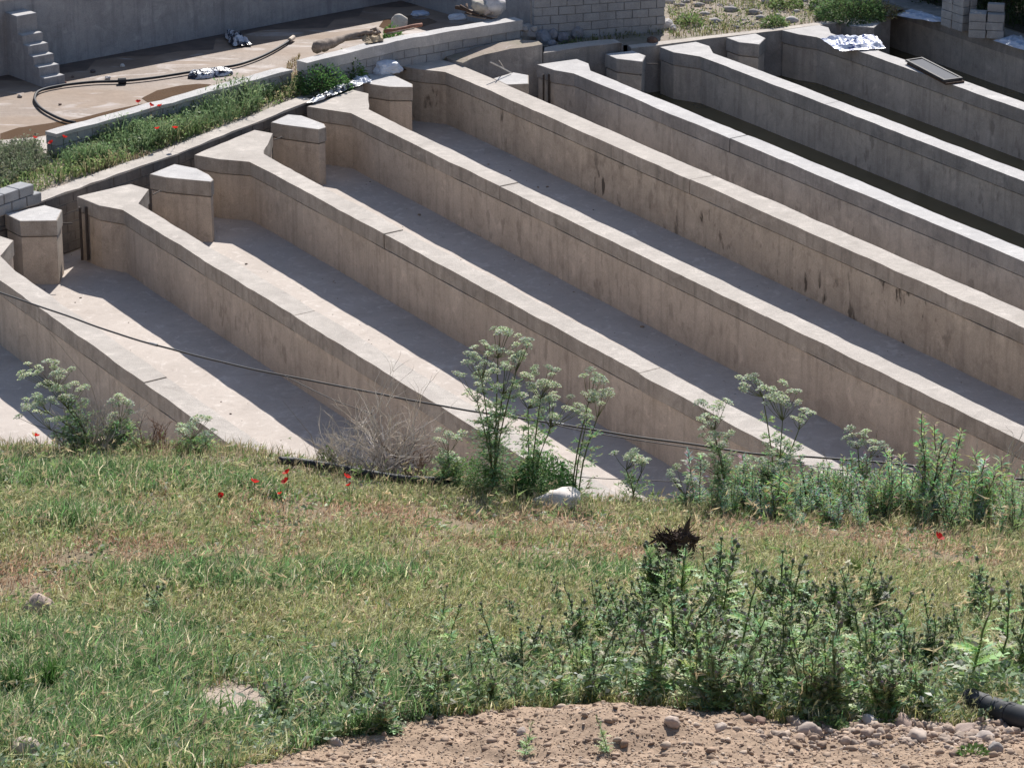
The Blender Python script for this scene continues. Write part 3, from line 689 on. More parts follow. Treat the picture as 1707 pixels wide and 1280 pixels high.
branchy('old_log',[(-4.31, 69.92, 0.72),(-4.1, 70.3, 0.72),(-3.73, 70.9, 0.72),(-3.41, 71.13, 0.76),(-3.11, 71.13, 0.8)],[.13,.12,.085,.06,.05],M_wood,'thick weathered grey log lying on the low wall','log',
  extra=[([(-3.73, 70.87, 0.7),(-3.41, 71.06, 0.68),(-3.08, 71.29, 0.72),(-2.99, 71.49, 0.74)],[.05,.035,.04,.03]),([(-3.17, 71.33, 0.78),(-3.04, 71.25, 0.84),(-2.97, 71.16, 0.78),(-3.06, 71.15, 0.74)],[.045,.05,.045,.03])])
branchy('red_pole',[(-2.86, 71.59, 0.7),(-2.56, 71.82, 0.7),(-2.05, 72.21, 0.7)],[.045,.045,.045],M_redwood,'reddish pole lying at the end of the log','pole')
branchy('thin_pole',[(-2.82, 71.45, 0.68),(-2.22, 71.96, 0.68)],[.02,.02],M_wood,'thin pale stick below the reddish pole','stick')
crumple('straw_rag',[(-3.44, 71.19), (-2.96, 71.64), (-2.87, 70.97), (-3.23, 70.64)],.63,.14,simple('straw_rag_cloth',(.42,.33,.22),.9),'straw coloured rag hanging beside the log','rag',seed=51)
for k,(a,b,l) in enumerate([((-1.08, 73.75, 0.68),(-0.38, 72.99, 0.68),'upper'),((-1.05, 73.54, 0.66),(-0.43, 72.98, 0.66),'middle'),((-0.99, 73.36, 0.645),(-0.57, 73.04, 0.645),'lower')]):
    A_=Vector(a);B_=Vector(b);L=(B_-A_).length; m=MB(); m.box((0,0,0),(L,.13,.028),math.atan2(B_.y-A_.y,B_.x-A_.x)); o=m.obj('board',[M_wood,M_darkwood,M_wood][k]); o.location=(A_+B_)/2; tag(o,'%s of three weathered boards under the round stones'%l,'board')
branchy('dark_branches',[(-1.3, 73.69, 0.75),(-1.09, 73.56, 0.74),(-0.74, 73.04, 0.71)],[.05,.045,.02],M_darkwood,'dark branches sticking out behind the boards','branch',extra=[([(-1.19, 73.66, 0.8),(-0.95, 73.32, 0.74)],[.03,.02]),([(-1.05, 73.7, 0.82),(-1.02, 73.44, 0.74)],[.03,.02])])
for p,s_,c,l in [((-0.7, 73.37, 0.7),(.26,.22,.2),(.50,.46,.40),'round yellowish boulder on the boards'),((-0.41, 73.49, 0.7),(.3,.25,.27),(.62,.61,.61),'round whitish boulder on the boards'),((-0.57, 73.25, 0.7),(.12,.1,.1),(.5,.42,.36),'small stone wedged between the two round boulders')]:
    rock('boulder',(p[0],p[1],.7+s_[2]*.6),s_,c,l,'boulder')
# sticks on pillar
for a,b,r_,l in [((-0.02, 70.48, 0.03),(-0.48, 70.0, 0.4),.018,'longer pale stick leaning from the small pillar cap'),((-0.17, 70.72, 0.05),(-0.29, 70.16, 0.4),.012,'shorter pale stick beside the longer one on the pillar')]:
    m=MB(); m.tube([(0,0,0),(Vector(b)-Vector(a))*.5+Vector((0,0,.01)),Vector(b)-Vector(a)],r_,6); o=m.obj('stick',simple('pale_stick',(.5,.47,.43))); o.location=a; tag(o,l,'stick')
# hose on pool floor
hp=[(-9.21, 66.32, 0.035), (-9.46, 66.5, 0.035), (-9.76, 66.89, 0.035), (-10.07, 67.42, 0.035), (-10.27, 67.96, 0.035), (-10.35, 68.36, 0.035), (-10.35, 68.81, 0.035), (-10.19, 69.11, 0.035), (-9.93, 69.34, 0.035), (-9.62, 69.52, 0.035), (-9.18, 69.68, 0.035), (-8.62, 69.75, 0.035), (-8.02, 69.99, 0.035), (-7.52, 70.3, 0.035), (-7.21, 70.51, 0.035), (-6.76, 70.78, 0.035), (-6.25, 71.1, 0.035), (-5.94, 71.48, 0.035), (-5.64, 72.02, 0.035), (-5.35, 72.74, 0.035), (-5.1, 73.53, 0.035)]
root=empty('black_hose',(hp[0][0],hp[0][1],0),'long black hose curling over the muddy pool floor','hose')
def cat_rom(P,k=5):
    P=[Vector(p) for p in P]; out=[]
    for i in range(len(P)-1):
        p0,p1,p2,p3=P[max(i-1,0)],P[i],P[i+1],P[min(i+2,len(P)-1)]
        for j in range(k):
            t=j/k; out.append(.5*((2*p1)+(p2-p0)*t+(2*p0-5*p1+4*p2-p3)*t*t+(3*p1-p0-3*p2+p3)*t**3))
    out.append(P[-1]); return out
o0=Vector((hp[0][0],hp[0][1],0))
m=MB(); m.tube([p-o0 for p in cat_rom(hp)],.032,8); m.obj('hose_tube',M_pipe,root,True)
a,b=Vector((-8.69, 69.67, 0.05))-o0,Vector((-8.52, 69.71, 0.05))-o0; m=MB(); m.tube([a,b],.07,10); m.obj('coupling',M_pipe,root)
a,b=Vector((-5.14, 73.36, 0.05))-o0,Vector((-5.07, 73.61, 0.06))-o0; m=MB(); m.tube([a,b],.055,10); m.obj('nozzle',simple('yellowish_end',(.6,.5,.4)),root)

# ---- cables across the raceways
def cable(pts,r,mat,label,tapes=()):
    P=cat_rom(pts,8); o0=P[0].copy(); root=empty('cable',o0,label,'cable')
    m=MB(); m.tube([p-o0+Vector((0,0,.01*noise.noise(p*1.5))) for p in P],r,6); m.obj('cable_sheath',mat,root,True)
    for f in tapes:
        i=int(f*(len(P)-2)); m=MB(); m.tube([P[i]-o0,P[i+1]-o0],r*1.5,6); m.obj('tape_wrap',M_tape,root)
cable([(-8.31, 45.88, 3.3), (-7.51, 45.23, 3.3), (-6.5, 44.28, 3.3), (-5.54, 43.36, 3.3), (-4.62, 42.65, 3.3), (-3.74, 42.03, 3.3), (-3.14, 41.67, 3.3), (-2.05, 41.1, 3.3), (-0.9, 40.45, 3.3), (0.37, 39.91, 3.3), (1.53, 39.38, 3.3), (2.28, 39.08, 3.3), (3.19, 38.72, 3.3), (4.17, 38.55, 3.3), (5.36, 38.24, 3.3), (6.78, 37.67, 3.3)],.0135,M_cable,'thick black cable slung across the raceways above the bank',(.24,.62))
cable([(0.05, 40.18, 3.3), (0.83, 39.6, 3.3), (1.6, 39.23, 3.3), (2.36, 38.91, 3.3), (3.4, 38.45, 3.3), (4.5, 38.04, 3.3)],.007,M_cable,'thin black wire hanging just under the thick cable')
cable([(-3.14, 41.69, 3.3), (-2.35, 40.68, 3.3), (-1.85, 40.18, 3.3)],.006,M_cable,'very thin wire dropping from the thick cable into the dry brush')
cable([(0.05, 40.64, 2.3), (1.18, 40.4, 2.3), (2.37, 40.27, 2.3), (3.57, 40.21, 2.3)],.006,M_cable,'thin wire low over the raceway behind the white stone')

# ================= FOREGROUND =================
def colj(c,n,v=.15):
    c=np.array(c,dtype=float); k=1+rng.uniform(-v,v,(n,1)); h=1+rng.uniform(-v*.5,v*.5,(n,3))
    return np.clip(c*k*h,0,1)
def make_blades(P,h,w,lean,col,seg2=True):
    """P (n,3) base, h (n), w (n), lean (n,2), col (n,3)"""
    n=len(P); a=rng.uniform(0,2*np.pi,n); wx=np.cos(a)*w/2; wy=np.sin(a)*w/2
    V=np.zeros((n,5,3)); L=np.zeros((n,3)); L[:,:2]=lean
    mid=P+L*.35*h[:,None]; mid[:,2]+=h*.58
    tip=P+L*h[:,None]; tip[:,2]+=h*(1-.25*np.hypot(lean[:,0],lean[:,1]))
    W=np.stack([wx,wy,np.zeros(n)],1)
    V[:,0]=P-W;V[:,1]=P+W;V[:,2]=mid-W*.8;V[:,3]=mid+W*.8;V[:,4]=tip
    b=(np.arange(n)*5)[:,None]
    Q=b+np.array([0,1,3,2]); T=b+np.array([2,3,4])
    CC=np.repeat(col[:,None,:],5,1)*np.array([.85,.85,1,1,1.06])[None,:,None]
    return V.reshape(-1,3),[Q,T],CC.reshape(-1,3)
def join_np(parts):
    V=[];F4=[];F3=[];Cc=[];o=0
    for v,f,c in parts:
        V.append(v);Cc.append(c)
        for q in f: (F4 if q.shape[1]==4 else F3).append(q+o)
        o+=len(v)
    F=[]
    if F4: F.append(np.concatenate(F4))
    if F3: F.append(np.concatenate(F3))
    return np.concatenate(V),F,np.concatenate(Cc)
def heads(T,l,w,direc,col):
    """nodding seed spikes: crossed diamonds with awn fan"""
    n=len(T); d=direc/np.linalg.norm(direc,axis=1)[:,None]
    K=6; V=np.zeros((n,K,3,3))
    for k in range(K):
        r=rng.normal(size=(n,3)); s1=np.cross(d,r); s1/=np.linalg.norm(s1,axis=1)[:,None]
        st=T+d*(l*.07*k)[:,None]; sp=.22+.05*k
        V[:,k,0]=st-s1*(w*.28)[:,None]; V[:,k,1]=st+s1*(w*.28)[:,None]+d*(l*.25)[:,None]
        V[:,k,2]=st+d*(l*(.75))[:,None]+rng.normal(0,1,(n,3))*(l*sp*.6)[:,None]
    b=np.arange(n*K)[:,None]*3
    return V.reshape(-1,3),[b+np.array([0,1,2])],np.repeat(col,K*3,0)
def smooth_noise(X,Y,s,seed):
    r=np.random.default_rng(seed); o=np.zeros_like(X)
    for k in range(9):
        a=r.uniform(0,2*np.pi); f=s*r.uniform(.6,1.8); ph=r.uniform(0,6.28)
        o+=np.sin((X*np.cos(a)+Y*np.sin(a))*f+ph)
    return o/9*1.6
GXA,GYA=np.array(gx),np.array(gy); GZ=np.array(gv)[:,2].reshape(NY,NX)
def gznp(X,Y):
    i=np.clip(np.searchsorted(GXA,X)-1,0,NX-2); j=np.clip(np.searchsorted(GYA,Y)-1,0,NY-2)
    u=(X-GXA[i])/(GXA[i+1]-GXA[i]); v=(Y-GYA[j])/(GYA[j+1]-GYA[j])
    return (GZ[j,i]*(1-u)+GZ[j,i+1]*u)*(1-v)+(GZ[j+1,i]*(1-u)+GZ[j+1,i+1]*u)*v
def sample(n,x0,x1,y0,y1,bias=0):
    Y=rng.uniform(y0,y1,n); X=rng.uniform(-1,1,n)*(Y*.165+1.6)
    return X,Y
# --- hillside grass
N_G=440000
X,Y=sample(N_G,0,0,23.4,38.6)
SYv=np.interp(X,SX,SY)
dry=np.clip(zone('dry',X,Y)*1.5+.55*smooth_noise(X,Y,2.2,1)-.22,0,1); lush=np.clip(zone('lush',X,Y)*1.5+.5*smooth_noise(X,Y,2.4,2)-.25,0,1); bz=zone('bare',X,Y)
thin=smooth_noise(X,Y,4.5,3)
keep=(Y>SYv-.05+.15*smooth_noise(X,Y,8,5))&(rng.uniform(0,1,N_G)>bz*1.6-.2)&(rng.uniform(0,1,N_G)<.66+.45*thin-.30*dry+.15*lush)&(rng.uniform(0,1,N_G)<np.where((Y>36.7)&(X<-1.2),.28,np.where(Y>37.2,.5,1)))
X,Y,dry,lush=X[keep],Y[keep],dry[keep],lush[keep]; n=len(X); Z=gznp(X,Y)
P=np.stack([X,Y,Z-.01],1)
c_y=np.array((.37,.385,.16)); c_d=np.array((.52,.355,.24)); c_l=np.array((.175,.30,.12)); c_p=np.array((.72,.65,.46))
k=rng.uniform(0,1,n)
isdry=(rng.uniform(0,1,n)<dry*.92+.05); islush=(~isdry)&(rng.uniform(0,1,n)<lush*.95+.06)
col=np.where(isdry[:,None],c_d,np.where(islush[:,None],c_l,c_y))
pal=rng.uniform(0,1,n)<.20; col=np.where(pal[:,None],c_p,col)
rd=isdry&(rng.uniform(0,1,n)<.3); col=np.where(rd[:,None],np.array((.36,.20,.14)),col)
col=col*np.exp(rng.normal(0,.33,(n,1)))*(1+rng.uniform(-.08,.08,(n,3)))
h=rng.uniform(.05,.22,n)*(1+.4*smooth_noise(X,Y,3.,8)+.25*smooth_noise(X,Y,9.,18))*np.where(islush,1.35,1)*np.where(isdry,.68,1)*(.85+.35*lush)*np.interp(Y,[24,35,37.5],[1.1,.85,.6])
w=rng.uniform(.005,.010,n)*np.where(islush,1.5,1)*1.25
lean=rng.normal(0,.42,(n,2))+np.array((.12,0))
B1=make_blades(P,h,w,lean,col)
# barley heads
m_=(rng.uniform(0,1,n)<.13)&(~islush|(rng.uniform(0,1,n)<.3))
hp_=P[m_]; hh=h[m_]*1.25; lh=lean[m_]
T=hp_+np.stack([lh[:,0]*hh,lh[:,1]*hh,hh*(1-.25*np.hypot(lh[:,0],lh[:,1]))*.95],1)
nn_=len(T); dirh=np.stack([rng.normal(.5,.5,nn_),rng.normal(0,.5,nn_),rng.uniform(.15,.9,nn_)],1)
hc=np.where(isdry[m_][:,None],np.array((.60,.44,.31)),np.array((.52,.52,.29)))*(1+rng.uniform(-.3,.3,(nn_,1)))
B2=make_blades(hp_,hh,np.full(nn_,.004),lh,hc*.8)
H1=heads(T,rng.uniform(.05,.10,nn_),rng.uniform(.009,.015,nn_),dirh,hc)
# taller scattered stalks
tk=rng.choice(n,3200,replace=False); tk=tk[Y[tk]<37.0]; TPp=P[tk]; nt_=len(tk); th=rng.uniform(.22,.48,nt_)*np.where(dry[tk]>.5,.75,1); tl=rng.normal(0,.3,(nt_,2)); tc=np.where((rng.uniform(0,1,nt_)<.5)[:,None],np.array((.5,.42,.27)),np.array((.22,.30,.12)))*(1+rng.uniform(-.3,.3,(nt_,1)))
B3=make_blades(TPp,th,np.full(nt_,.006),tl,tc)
TT=TPp+np.stack([tl[:,0]*th,tl[:,1]*th,th*(1-.25*np.hypot(tl[:,0],tl[:,1]))*.97],1)
H2=heads(TT,rng.uniform(.07,.14,nt_),rng.uniform(.010,.018,nt_),np.stack([rng.normal(.4,.5,nt_),rng.normal(0,.5,nt_),rng.uniform(-.1,.8,nt_)],1),tc*1.25)
V,F,Cc=join_np([B1,B2,H1,B3,H2])
np_mesh('meadow_grass',V,F,M_leaf,Cc,'stuff',label='mixed green and reddish dry wild barley grass covering the slope')
# low broad-leaved weeds between the grasses
def leaf_cards(P,l,w,d,col):
    n=len(P); d=d/np.linalg.norm(d,axis=1)[:,None]; r=rng.normal(size=(n,3)); s_=np.cross(d,r); s_/=np.linalg.norm(s_,axis=1)[:,None]
    V=np.zeros((n,4,3)); V[:,0]=P; V[:,1]=P+d*(l*.5)[:,None]+s_*(w/2)[:,None]; V[:,2]=P+d*l[:,None]; V[:,2,2]-=l*.2; V[:,3]=P+d*(l*.5)[:,None]-s_*(w/2)[:,None]
    b=(np.arange(n)*4)[:,None]
    return V.reshape(-1,3),[b+np.array([0,1,2,3])],np.repeat(col,4,0)
N_W=190000
X,Y=sample(N_W,0,0,23.5,38)
SYv=np.interp(X,SX,SY)
near=np.clip((29.5-Y)/3.5,0,1); mass=np.clip(1.3*np.exp(-((X-2.9)/2.6)**4-((Y-26.6)/1.9)**4),0,1); mass=np.maximum(mass,.75*np.exp(-((X+.6)/1.7)**4-((Y-25.4)/.9)**4))
dens=np.clip(.10+zone('lush',X,Y)*.95+near*.45+mass*.8+.35*smooth_noise(X,Y,5,12),0,1)
keep=(Y>SYv)&(rng.uniform(0,1,N_W)<dens)&(rng.uniform(0,1,N_W)>zone('bare',X,Y)*1.7-.2)
X,Y,near,mass=X[keep],Y[keep],near[keep],mass[keep]; n=len(X); Z=gznp(X,Y)
clump=np.clip(.5+.6*smooth_noise(X,Y,7,20),.1,1)
P=np.stack([X,Y,Z+rng.uniform(0,1,n)*.20*clump*(.4+.6*near+1.4*mass)],1)
d=np.stack([rng.normal(0,1,n),rng.normal(0,1,n),rng.uniform(0,1.1,n)],1)
cc=np.where((rng.uniform(0,1,n)<.5*near+.1)[:,None],np.array((.27,.37,.24)),np.array((.23,.35,.13)))*(1+rng.uniform(-.35,.35,(n,1)))
cc=np.where((rng.uniform(0,1,n)<.09)[:,None],np.array((.55,.58,.50)),cc)
V,F,Cc=join_np([leaf_cards(P,rng.uniform(.03,.095,n)*(1+.5*clump),rng.uniform(.012,.04,n)*(1+.4*clump),d,cc)])
np_mesh('low_weeds',V,F,M_gloss,Cc,'stuff',label='low leafy weeds growing among the grass on the near slope')

# --- gravel and clods
def scatter_rocks(name,n,fx,size,cols,label,sub=1,seed=5,flat=.65):
    protos=[]
    for q in range(6):
        bm=bmesh.new(); bmesh.ops.create_icosphere(bm,subdivisions=sub,radius=1)
        V0=[]
        for v in bm.verts:
            dd=1+.6*noise.noise(v.co*1.3+Vector((q*5.1,seed,0)))+.35*noise.noise(v.co*2.7+Vector((q*3.1,0,seed)))
            V0.append(tuple(v.co*dd))
        F0=[[v.index for v in f.verts] for f in bm.faces]; bm.free(); protos.append((np.array(V0),np.array(F0)))
    parts=[]
    X,Y,S=fx(n)
    Z=gznp(X,Y)
    for i in range(len(X)):
        v,f=protos[i%6]; s_=S[i]; a=rng.uniform(0,6.28); sc=np.array((s_*rng.uniform(.8,1.3),s_*rng.uniform(.7,1),s_*flat*rng.uniform(.7,1.1)))
        q=v*sc; ca,sa=math.cos(a),math.sin(a); q=np.stack([q[:,0]*ca-q[:,1]*sa,q[:,0]*sa+q[:,1]*ca,q[:,2]],1)
        q+=np.array((X[i],Y[i],Z[i]+s_*.15))
        c=np.array(cols[rng.integers(len(cols))])*(1+rng.uniform(-.15,.15))
        parts.append((q,[f],np.tile(c,(len(q),1))))
    V,F,Cc=join_np(parts)
    return np_mesh(name,V,F,M_stone,Cc,'stuff',label=label)
def f_clods(n):
    X,Y=sample(n,0,0,23.3,26.2); s=np.minimum(.006+rng.pareto(2.5,n)*.006,.05)
    k=Y<np.interp(X,SX,SY)+.05; return X[k],Y[k],s[k]
scatter_rocks('soil_clods',30000,f_clods,None,[(.36,.265,.19),(.39,.29,.215),(.31,.22,.16),(.46,.37,.29)],'reddish brown crumbs and clods of freshly dug soil')
def f_grav(n):
    X=rng.uniform(2.0,4.6,n); Y=np.interp(X,SX,SY)+rng.normal(-.35,.35,n); s=np.minimum(.015+rng.pareto(2.,n)*.015,.06)
    k=(rng.uniform(0,1,n)<np.interp(X,[2.,3.2,4],[.15,.8,1])); return X[k],Y[k],s[k]
scatter_rocks('gravel',1300,f_grav,None,[(.44,.34,.27),(.40,.32,.26),(.48,.39,.32),(.34,.25,.19)],'buff gravel along the right edge of the dug soil',sub=2,seed=9)
def f_crest(n):
    X=rng.uniform(-6.6,2.5,n); Y=36.95+rng.normal(0,.25,n); s=np.minimum(.012+rng.pareto(2.2,n)*.012,.05); return X,Y,s
scatter_rocks('crest_gravel',900,f_crest,None,[(.46,.39,.33),(.5,.44,.39),(.4,.33,.27)],'pale gravel along the top edge of the bank',seed=2)
def f_yard(n): return None
# individual stones
def grock(px,s_,col,label,name='stone',cat='stone',dz=.3,group=None,sub=3):
    x,y=px; o=rock(name,(x,y,gz(x,y)+s_[2]*(.9 if s_[0]>.3 else dz+(.9 if x<-3 and y<25 else .35 if y>28 or x<-2.5 else .1))),s_,col,label,cat,group,sub,rz=.25 if s_[0]>.3 else 0); return o
for px,s_,c,l,nm in [((0.55, 36.96),(.30,.2,.15),(.74,.69,.65),'large smooth white stone at the bank edge beside the leafy bush','boulder'),
  ((-5.05, 37.45),(.24,.2,.07),(.55,.47,.40),'flat pale stone at the bank edge under the bent umbel plant','stone'),
  ((-4.64, 29.2),(.15,.14,.13),(.42,.33,.28),'round brownish boulder in the grass near the left edge','boulder'),
  ((-4.01, 24.2),(.15,.11,.10),(.50,.42,.36),'large buff stone at the bottom left corner','stone'),
  ((-3.67, 24.12),(.10,.08,.08),(.48,.40,.34),'buff stone just right of the bottom left corner stone','stone'),
  ((-2.07, 24.4),(.11,.08,.07),(.50,.42,.35),'angular buff stone on the lower left rim of the soil heap','stone'),
  ((-1.49, 24.72),(.07,.05,.04),(.48,.40,.34),'tilted small stone on the left slope of the soil heap rim','stone'),
  ((-0.47, 25.78),(.09,.06,.06),(.46,.35,.29),'pointed reddish stone on the rim of the soil heap under the thistles','stone'),
  ((1.01, 26.54),(.08,.06,.05),(.46,.36,.30),'pale stone on the very top of the soil heap','stone'),
  ((1.34, 24.58),(.07,.06,.05),(.47,.38,.32),'round stone on the soil heap below the spiky tuft','stone'),
  ((2.13, 25.32),(.06,.05,.04),(.30,.20,.16),'reddish brown stone on the right slope of the soil heap','stone'),
  ((2.54, 25.04),(.12,.08,.06),(.44,.37,.32),'flat buff stone beside the small round-leaved weed','stone'),
  ((3.11, 25.5),(.09,.07,.05),(.50,.46,.43),'pale grey stone in front of the dark gap in the thistles','stone'),
  ((3.39, 25.48),(.12,.08,.06),(.44,.33,.27),'brown slab-like stone right of the pale grey stone','stone'),
  ((3.45, 24.94),(.12,.08,.06),(.48,.40,.34),'long buff stone below the brown slab-like stone','stone'),
  ((3.92, 25.34),(.13,.09,.06),(.42,.33,.28),'reddish stone left of the big pipe end','stone'),
  ((4.04, 24.46),(.07,.06,.06),(.36,.33,.31),'grey pebble near the bottom right corner','stone'),
  ((4.03, 25.04),(.10,.07,.05),(.5,.43,.38),'buff stone below the big pipe end','stone'),
  ((1.76, 24.74),(.06,.05,.04),(.5,.42,.36),'small pale stone in the middle of the soil heap','stone'),
  ((0.08, 24.62),(.05,.04,.035),(.5,.42,.36),'small pale stone on the left half of the soil heap','stone'),
  ((-3.36, 26.46),(.05,.04,.03),(.5,.45,.4),'small whitish stone in the lush lower left grass','stone')]:
    grock(px,s_,c,l,nm,'boulder' if nm=='boulder' else 'stone')
# --- pipes
def pipe(pts,r,label,ribs=(),name='black_pipe',ribr=1.12,ribw=.02):
    P=cat_rom(pts,6); o0=P[0].copy(); root=empty(name,o0,label,'pipe')
    m=MB(); m.tube([p-o0 for p in P],r,16); m.obj('pipe_tube',M_pipe,root,True)
    tot=len(P)-1
    for f in ribs:
        i=min(int(f*tot),tot-1); q=P[i]-o0; d=(P[i+1]-P[i]).normalized()*ribw
        m=MB(); m.tube([q-d,q+d],r*ribr,16); m.obj('coupling_ring',M_pipe,root)
def onT(p,dz): return (p[0],p[1],gz(p[0],p[1])+dz)
PP=[(-2.85, 37.45), (-2.62, 37.45), (-2.18, 37.45), (-1.81, 37.45), (-1.44, 37.45), (-1.14, 37.45), (-0.81, 37.64)]
pipe([onT((p[0],p[1]-.38+.12*math.sin(i*1.3)),.10) for i,p in enumerate(PP)],.05,'long black plastic pipe lying along the bank edge under the dry brush',(.15,.72))
PP=[(-2.4, 36.88), (-2.16, 37.14), (-1.87, 37.2), (-1.58, 37.32)]
pipe([onT(p,.02) for p in PP],.014,'thin black pipe lying on the pale gravel below the long black pipe')
PP=[(4.06, 26.06), (4.24, 25.76), (4.45, 25.34), (4.74, 24.72), (5.07, 24.06)]
pipe([onT(p,.12) for p in PP],.105,'thick black ribbed pipe end at the lower right edge',(.03,.2,.38,.6,.8),ribr=1.05)
# --- uprooted stump
x,y=(1.83, 33.68); z=gz(x,y); root=empty('uprooted_stump',(x,y,z),'dark uprooted root clump with splayed roots lying in the dry grass','stump')
m=MB(); 
bm=bmesh.new(); bmesh.ops.create_icosphere(bm,subdivisions=3,radius=1)
for v in bm.verts:
    d=1+.35*noise.noise(v.co*2)+.2*noise.noise(v.co*5); v.co=Vector((v.co.x*.27*d-.03,v.co.y*.15*d,v.co.z*.16*d*(1+v.co.x*.9)+.15+.06*v.co.x))
me=bpy.data.meshes.new('root_ball'); bm.to_mesh(me); bm.free(); me.materials.append(M_darkwood); link(bpy.data.objects.new('root_ball',me),root)
for q in range(3):
    m=MB()
    for r_ in range(60):
        a=random.uniform(0,6.28); e_=random.uniform(-.4,1.2); L=random.uniform(.06,.2)
        d=Vector((math.cos(a)*math.cos(e_),math.sin(a)*math.cos(e_)*.8,math.sin(e_)*.9+.15)); p=Vector((0,0,.2))+Vector((d.x*.13,d.y*.1,d.z*.1)); pts=[p]
        for s_ in range(3): p=p+d*L/3+Vector((random.uniform(-.05,.05),random.uniform(-.05,.05),random.uniform(-.05,.03))); pts.append(p)
        m.tube(pts,[.016,.012,.008,.003],4)
    m.obj('roots',M_darkwood,root)
m=MB(); m.tube([(.05,0,.18),(.10,0,.34),(.14,.02,.46),(.17,.02,.56)],[.05,.04,.028,.008],6); m.tube([(.1,.03,.2),(.16,.03,.27),(.17,.05,.36)],[.03,.022,.006],6); m.tube([(.0,.03,.2),(-.02,.03,.34),(.02,.05,.41)],[.025,.018,.005],6); m.tube([(-.12,0,.25),(-.2,0,.3),(-.31,0,.22)],[.03,.02,.008],5); m.obj('thick_root',M_darkwood,root)

# --- plant builders (each returns list of (name, MB, material) parts)
def leaf(m,base,d,l,w,col,lobes=0,curl=.25,up=None):
    d=Vector(d).normalized(); up=up or Vector((random.uniform(-.4,.4),random.uniform(-.4,.4),1)); s_=d.cross(up)
    if s_.length<.05: s_=d.cross(Vector((1,0,0)))
    s_.normalize(); n_=s_.cross(d).normalized(); b=Vector(base)
    if lobes==0:
        v=[b,b+d*l*.45+s_*w*.5+n_*l*.06,b+d*l-n_*l*curl,b+d*l*.45-s_*w*.5+n_*l*.06]
        m.add(v,[(0,1,2),(0,2,3)],0,col); return
    v=[b];fs=[]
    K=lobes
    mid=[]
    for i in range(K+1):
        t=i/K; c=b+d*l*t-n_*(curl*l*t*t)+n_*l*.1*t; mid.append(c)
    idx0=m.add(mid,[],0,tuple(k*1.25 for k in col))
    for i in range(K):
        t=(i+.5)/K; ww=w*.5*math.sin(math.pi*min(.95,t*.85+.15))*random.uniform(.8,1.2)
        for sg in(-1,1):
            tipp=mid[i]*.3+mid[i+1]*.7+s_*sg*ww+n_*random.uniform(-.15,.3)*ww+d*ww*.3
            j=m.add([tipp],[],0,col)
            m.f.append((idx0+i,idx0+i+1,j) if sg>0 else (idx0+i+1,idx0+i,j)); m.m.append(0)
def thistle_proto(h,ns,leafy,seed,purple=True,bare_top=False):
    random.seed(seed); st=MB();fo=MB();fl=[]
    g1=(.31,.40,.22)
    for s_ in range(ns):
        a=random.uniform(0,6.28); lean=random.uniform(.03,.42); hh=h*random.uniform(.7,1)*(1 if s_ else 1.05); pts=[];p=Vector((random.uniform(-.04,.04),random.uniform(-.04,.04),-.03))
        dx,dy=math.cos(a)*lean,math.sin(a)*lean
        for k in range(7):
            t=k/6; pts.append(Vector((p.x+dx*hh*t+.015*random.uniform(-1,1),p.y+dy*hh*t+.015*random.uniform(-1,1),hh*t*.98-.03)))
        st.tube(pts,[.011*(1-.5*k/6) for k in range(7)],5,col=(.13,.18,.09))
        nl=int(leafy*hh/ .0125)
        for k in range(nl):
            t=random.uniform(0,1)**1.5; i=min(5,int(t*6)); q=pts[i].lerp(pts[i+1],t*6-i)
            az=random.uniform(0,6.28); L=(.21*(1-t)**.9+.06)*random.uniform(.6,1.2); e_=random.uniform(.0,.7)+.5*t
            c=tuple(x*random.uniform(.75,1.35) for x in g1)
            if random.random()<.12: c=(.30,.42,.14)
            leaf(fo,q,(math.cos(az)*math.cos(e_),math.sin(az)*math.cos(e_),math.sin(e_)),L,L*.5,c,5 if L>.09 else 3,random.uniform(.05,.4))
        ends=[(pts[-1],Vector((dx,dy,1)))]
        for b_ in range(random.randint(1,4)):
            t=random.uniform(.5,.9); i=min(5,int(t*6)); q=pts[i]; az=random.uniform(0,6.28)
            L=random.uniform(.08,.2); e=q+Vector((math.cos(az)*L*.6,math.sin(az)*L*.6,L)); st.tube([q,(q+e)/2+Vector((math.cos(az)*.02,math.sin(az)*.02,-.01)),e],[.006,.005,.004],4,col=(.13,.18,.09))
            ends.append((e,(e-q)))
            for k in range(6):
                qq=q.lerp(e,random.random()); az2=random.uniform(0,6.28); leaf(fo,qq,(math.cos(az2),math.sin(az2),.6),.07,.035,tuple(x*random.uniform(.7,1.2) for x in g1),3)
        for e,d in ends: fl.append((e,d.normalized()))
    return st,fo,fl
M_bud=leafmat('thistle_bud',.1,.7,.2)
bud=MB()
bud.tube([(0,0,-.012),(0,0,.004),(0,0,.02),(0,0,.03)],[.006,.019,.017,.010],7,col=(.17,.20,.12))
for k in range(14):
    a=k*2.4; bud.add([(0.010*math.cos(a),.010*math.sin(a),.006),(0.012*math.cos(a+.5),.012*math.sin(a+.5),.01),(.036*math.cos(a+.2),.036*math.sin(a+.2),.018+.01*(k%3))],[(0,1,2)],0,(.16,.15,.10))
budP=MB(); budP.v=list(bud.v);budP.f=list(bud.f);budP.m=list(bud.m);budP.c=list(bud.c)
for k in range(12):
    a=k*2.4; budP.add([(0,0,.024),(.004,.002,.026),(.017*math.cos(a),.017*math.sin(a),.046)],[(0,1,2)],0,(.30,.18,.36))
me_bud=bud.mesh('bud',M_bud,False,True); me_budP=budP.mesh('flower_head',M_bud,False,True)
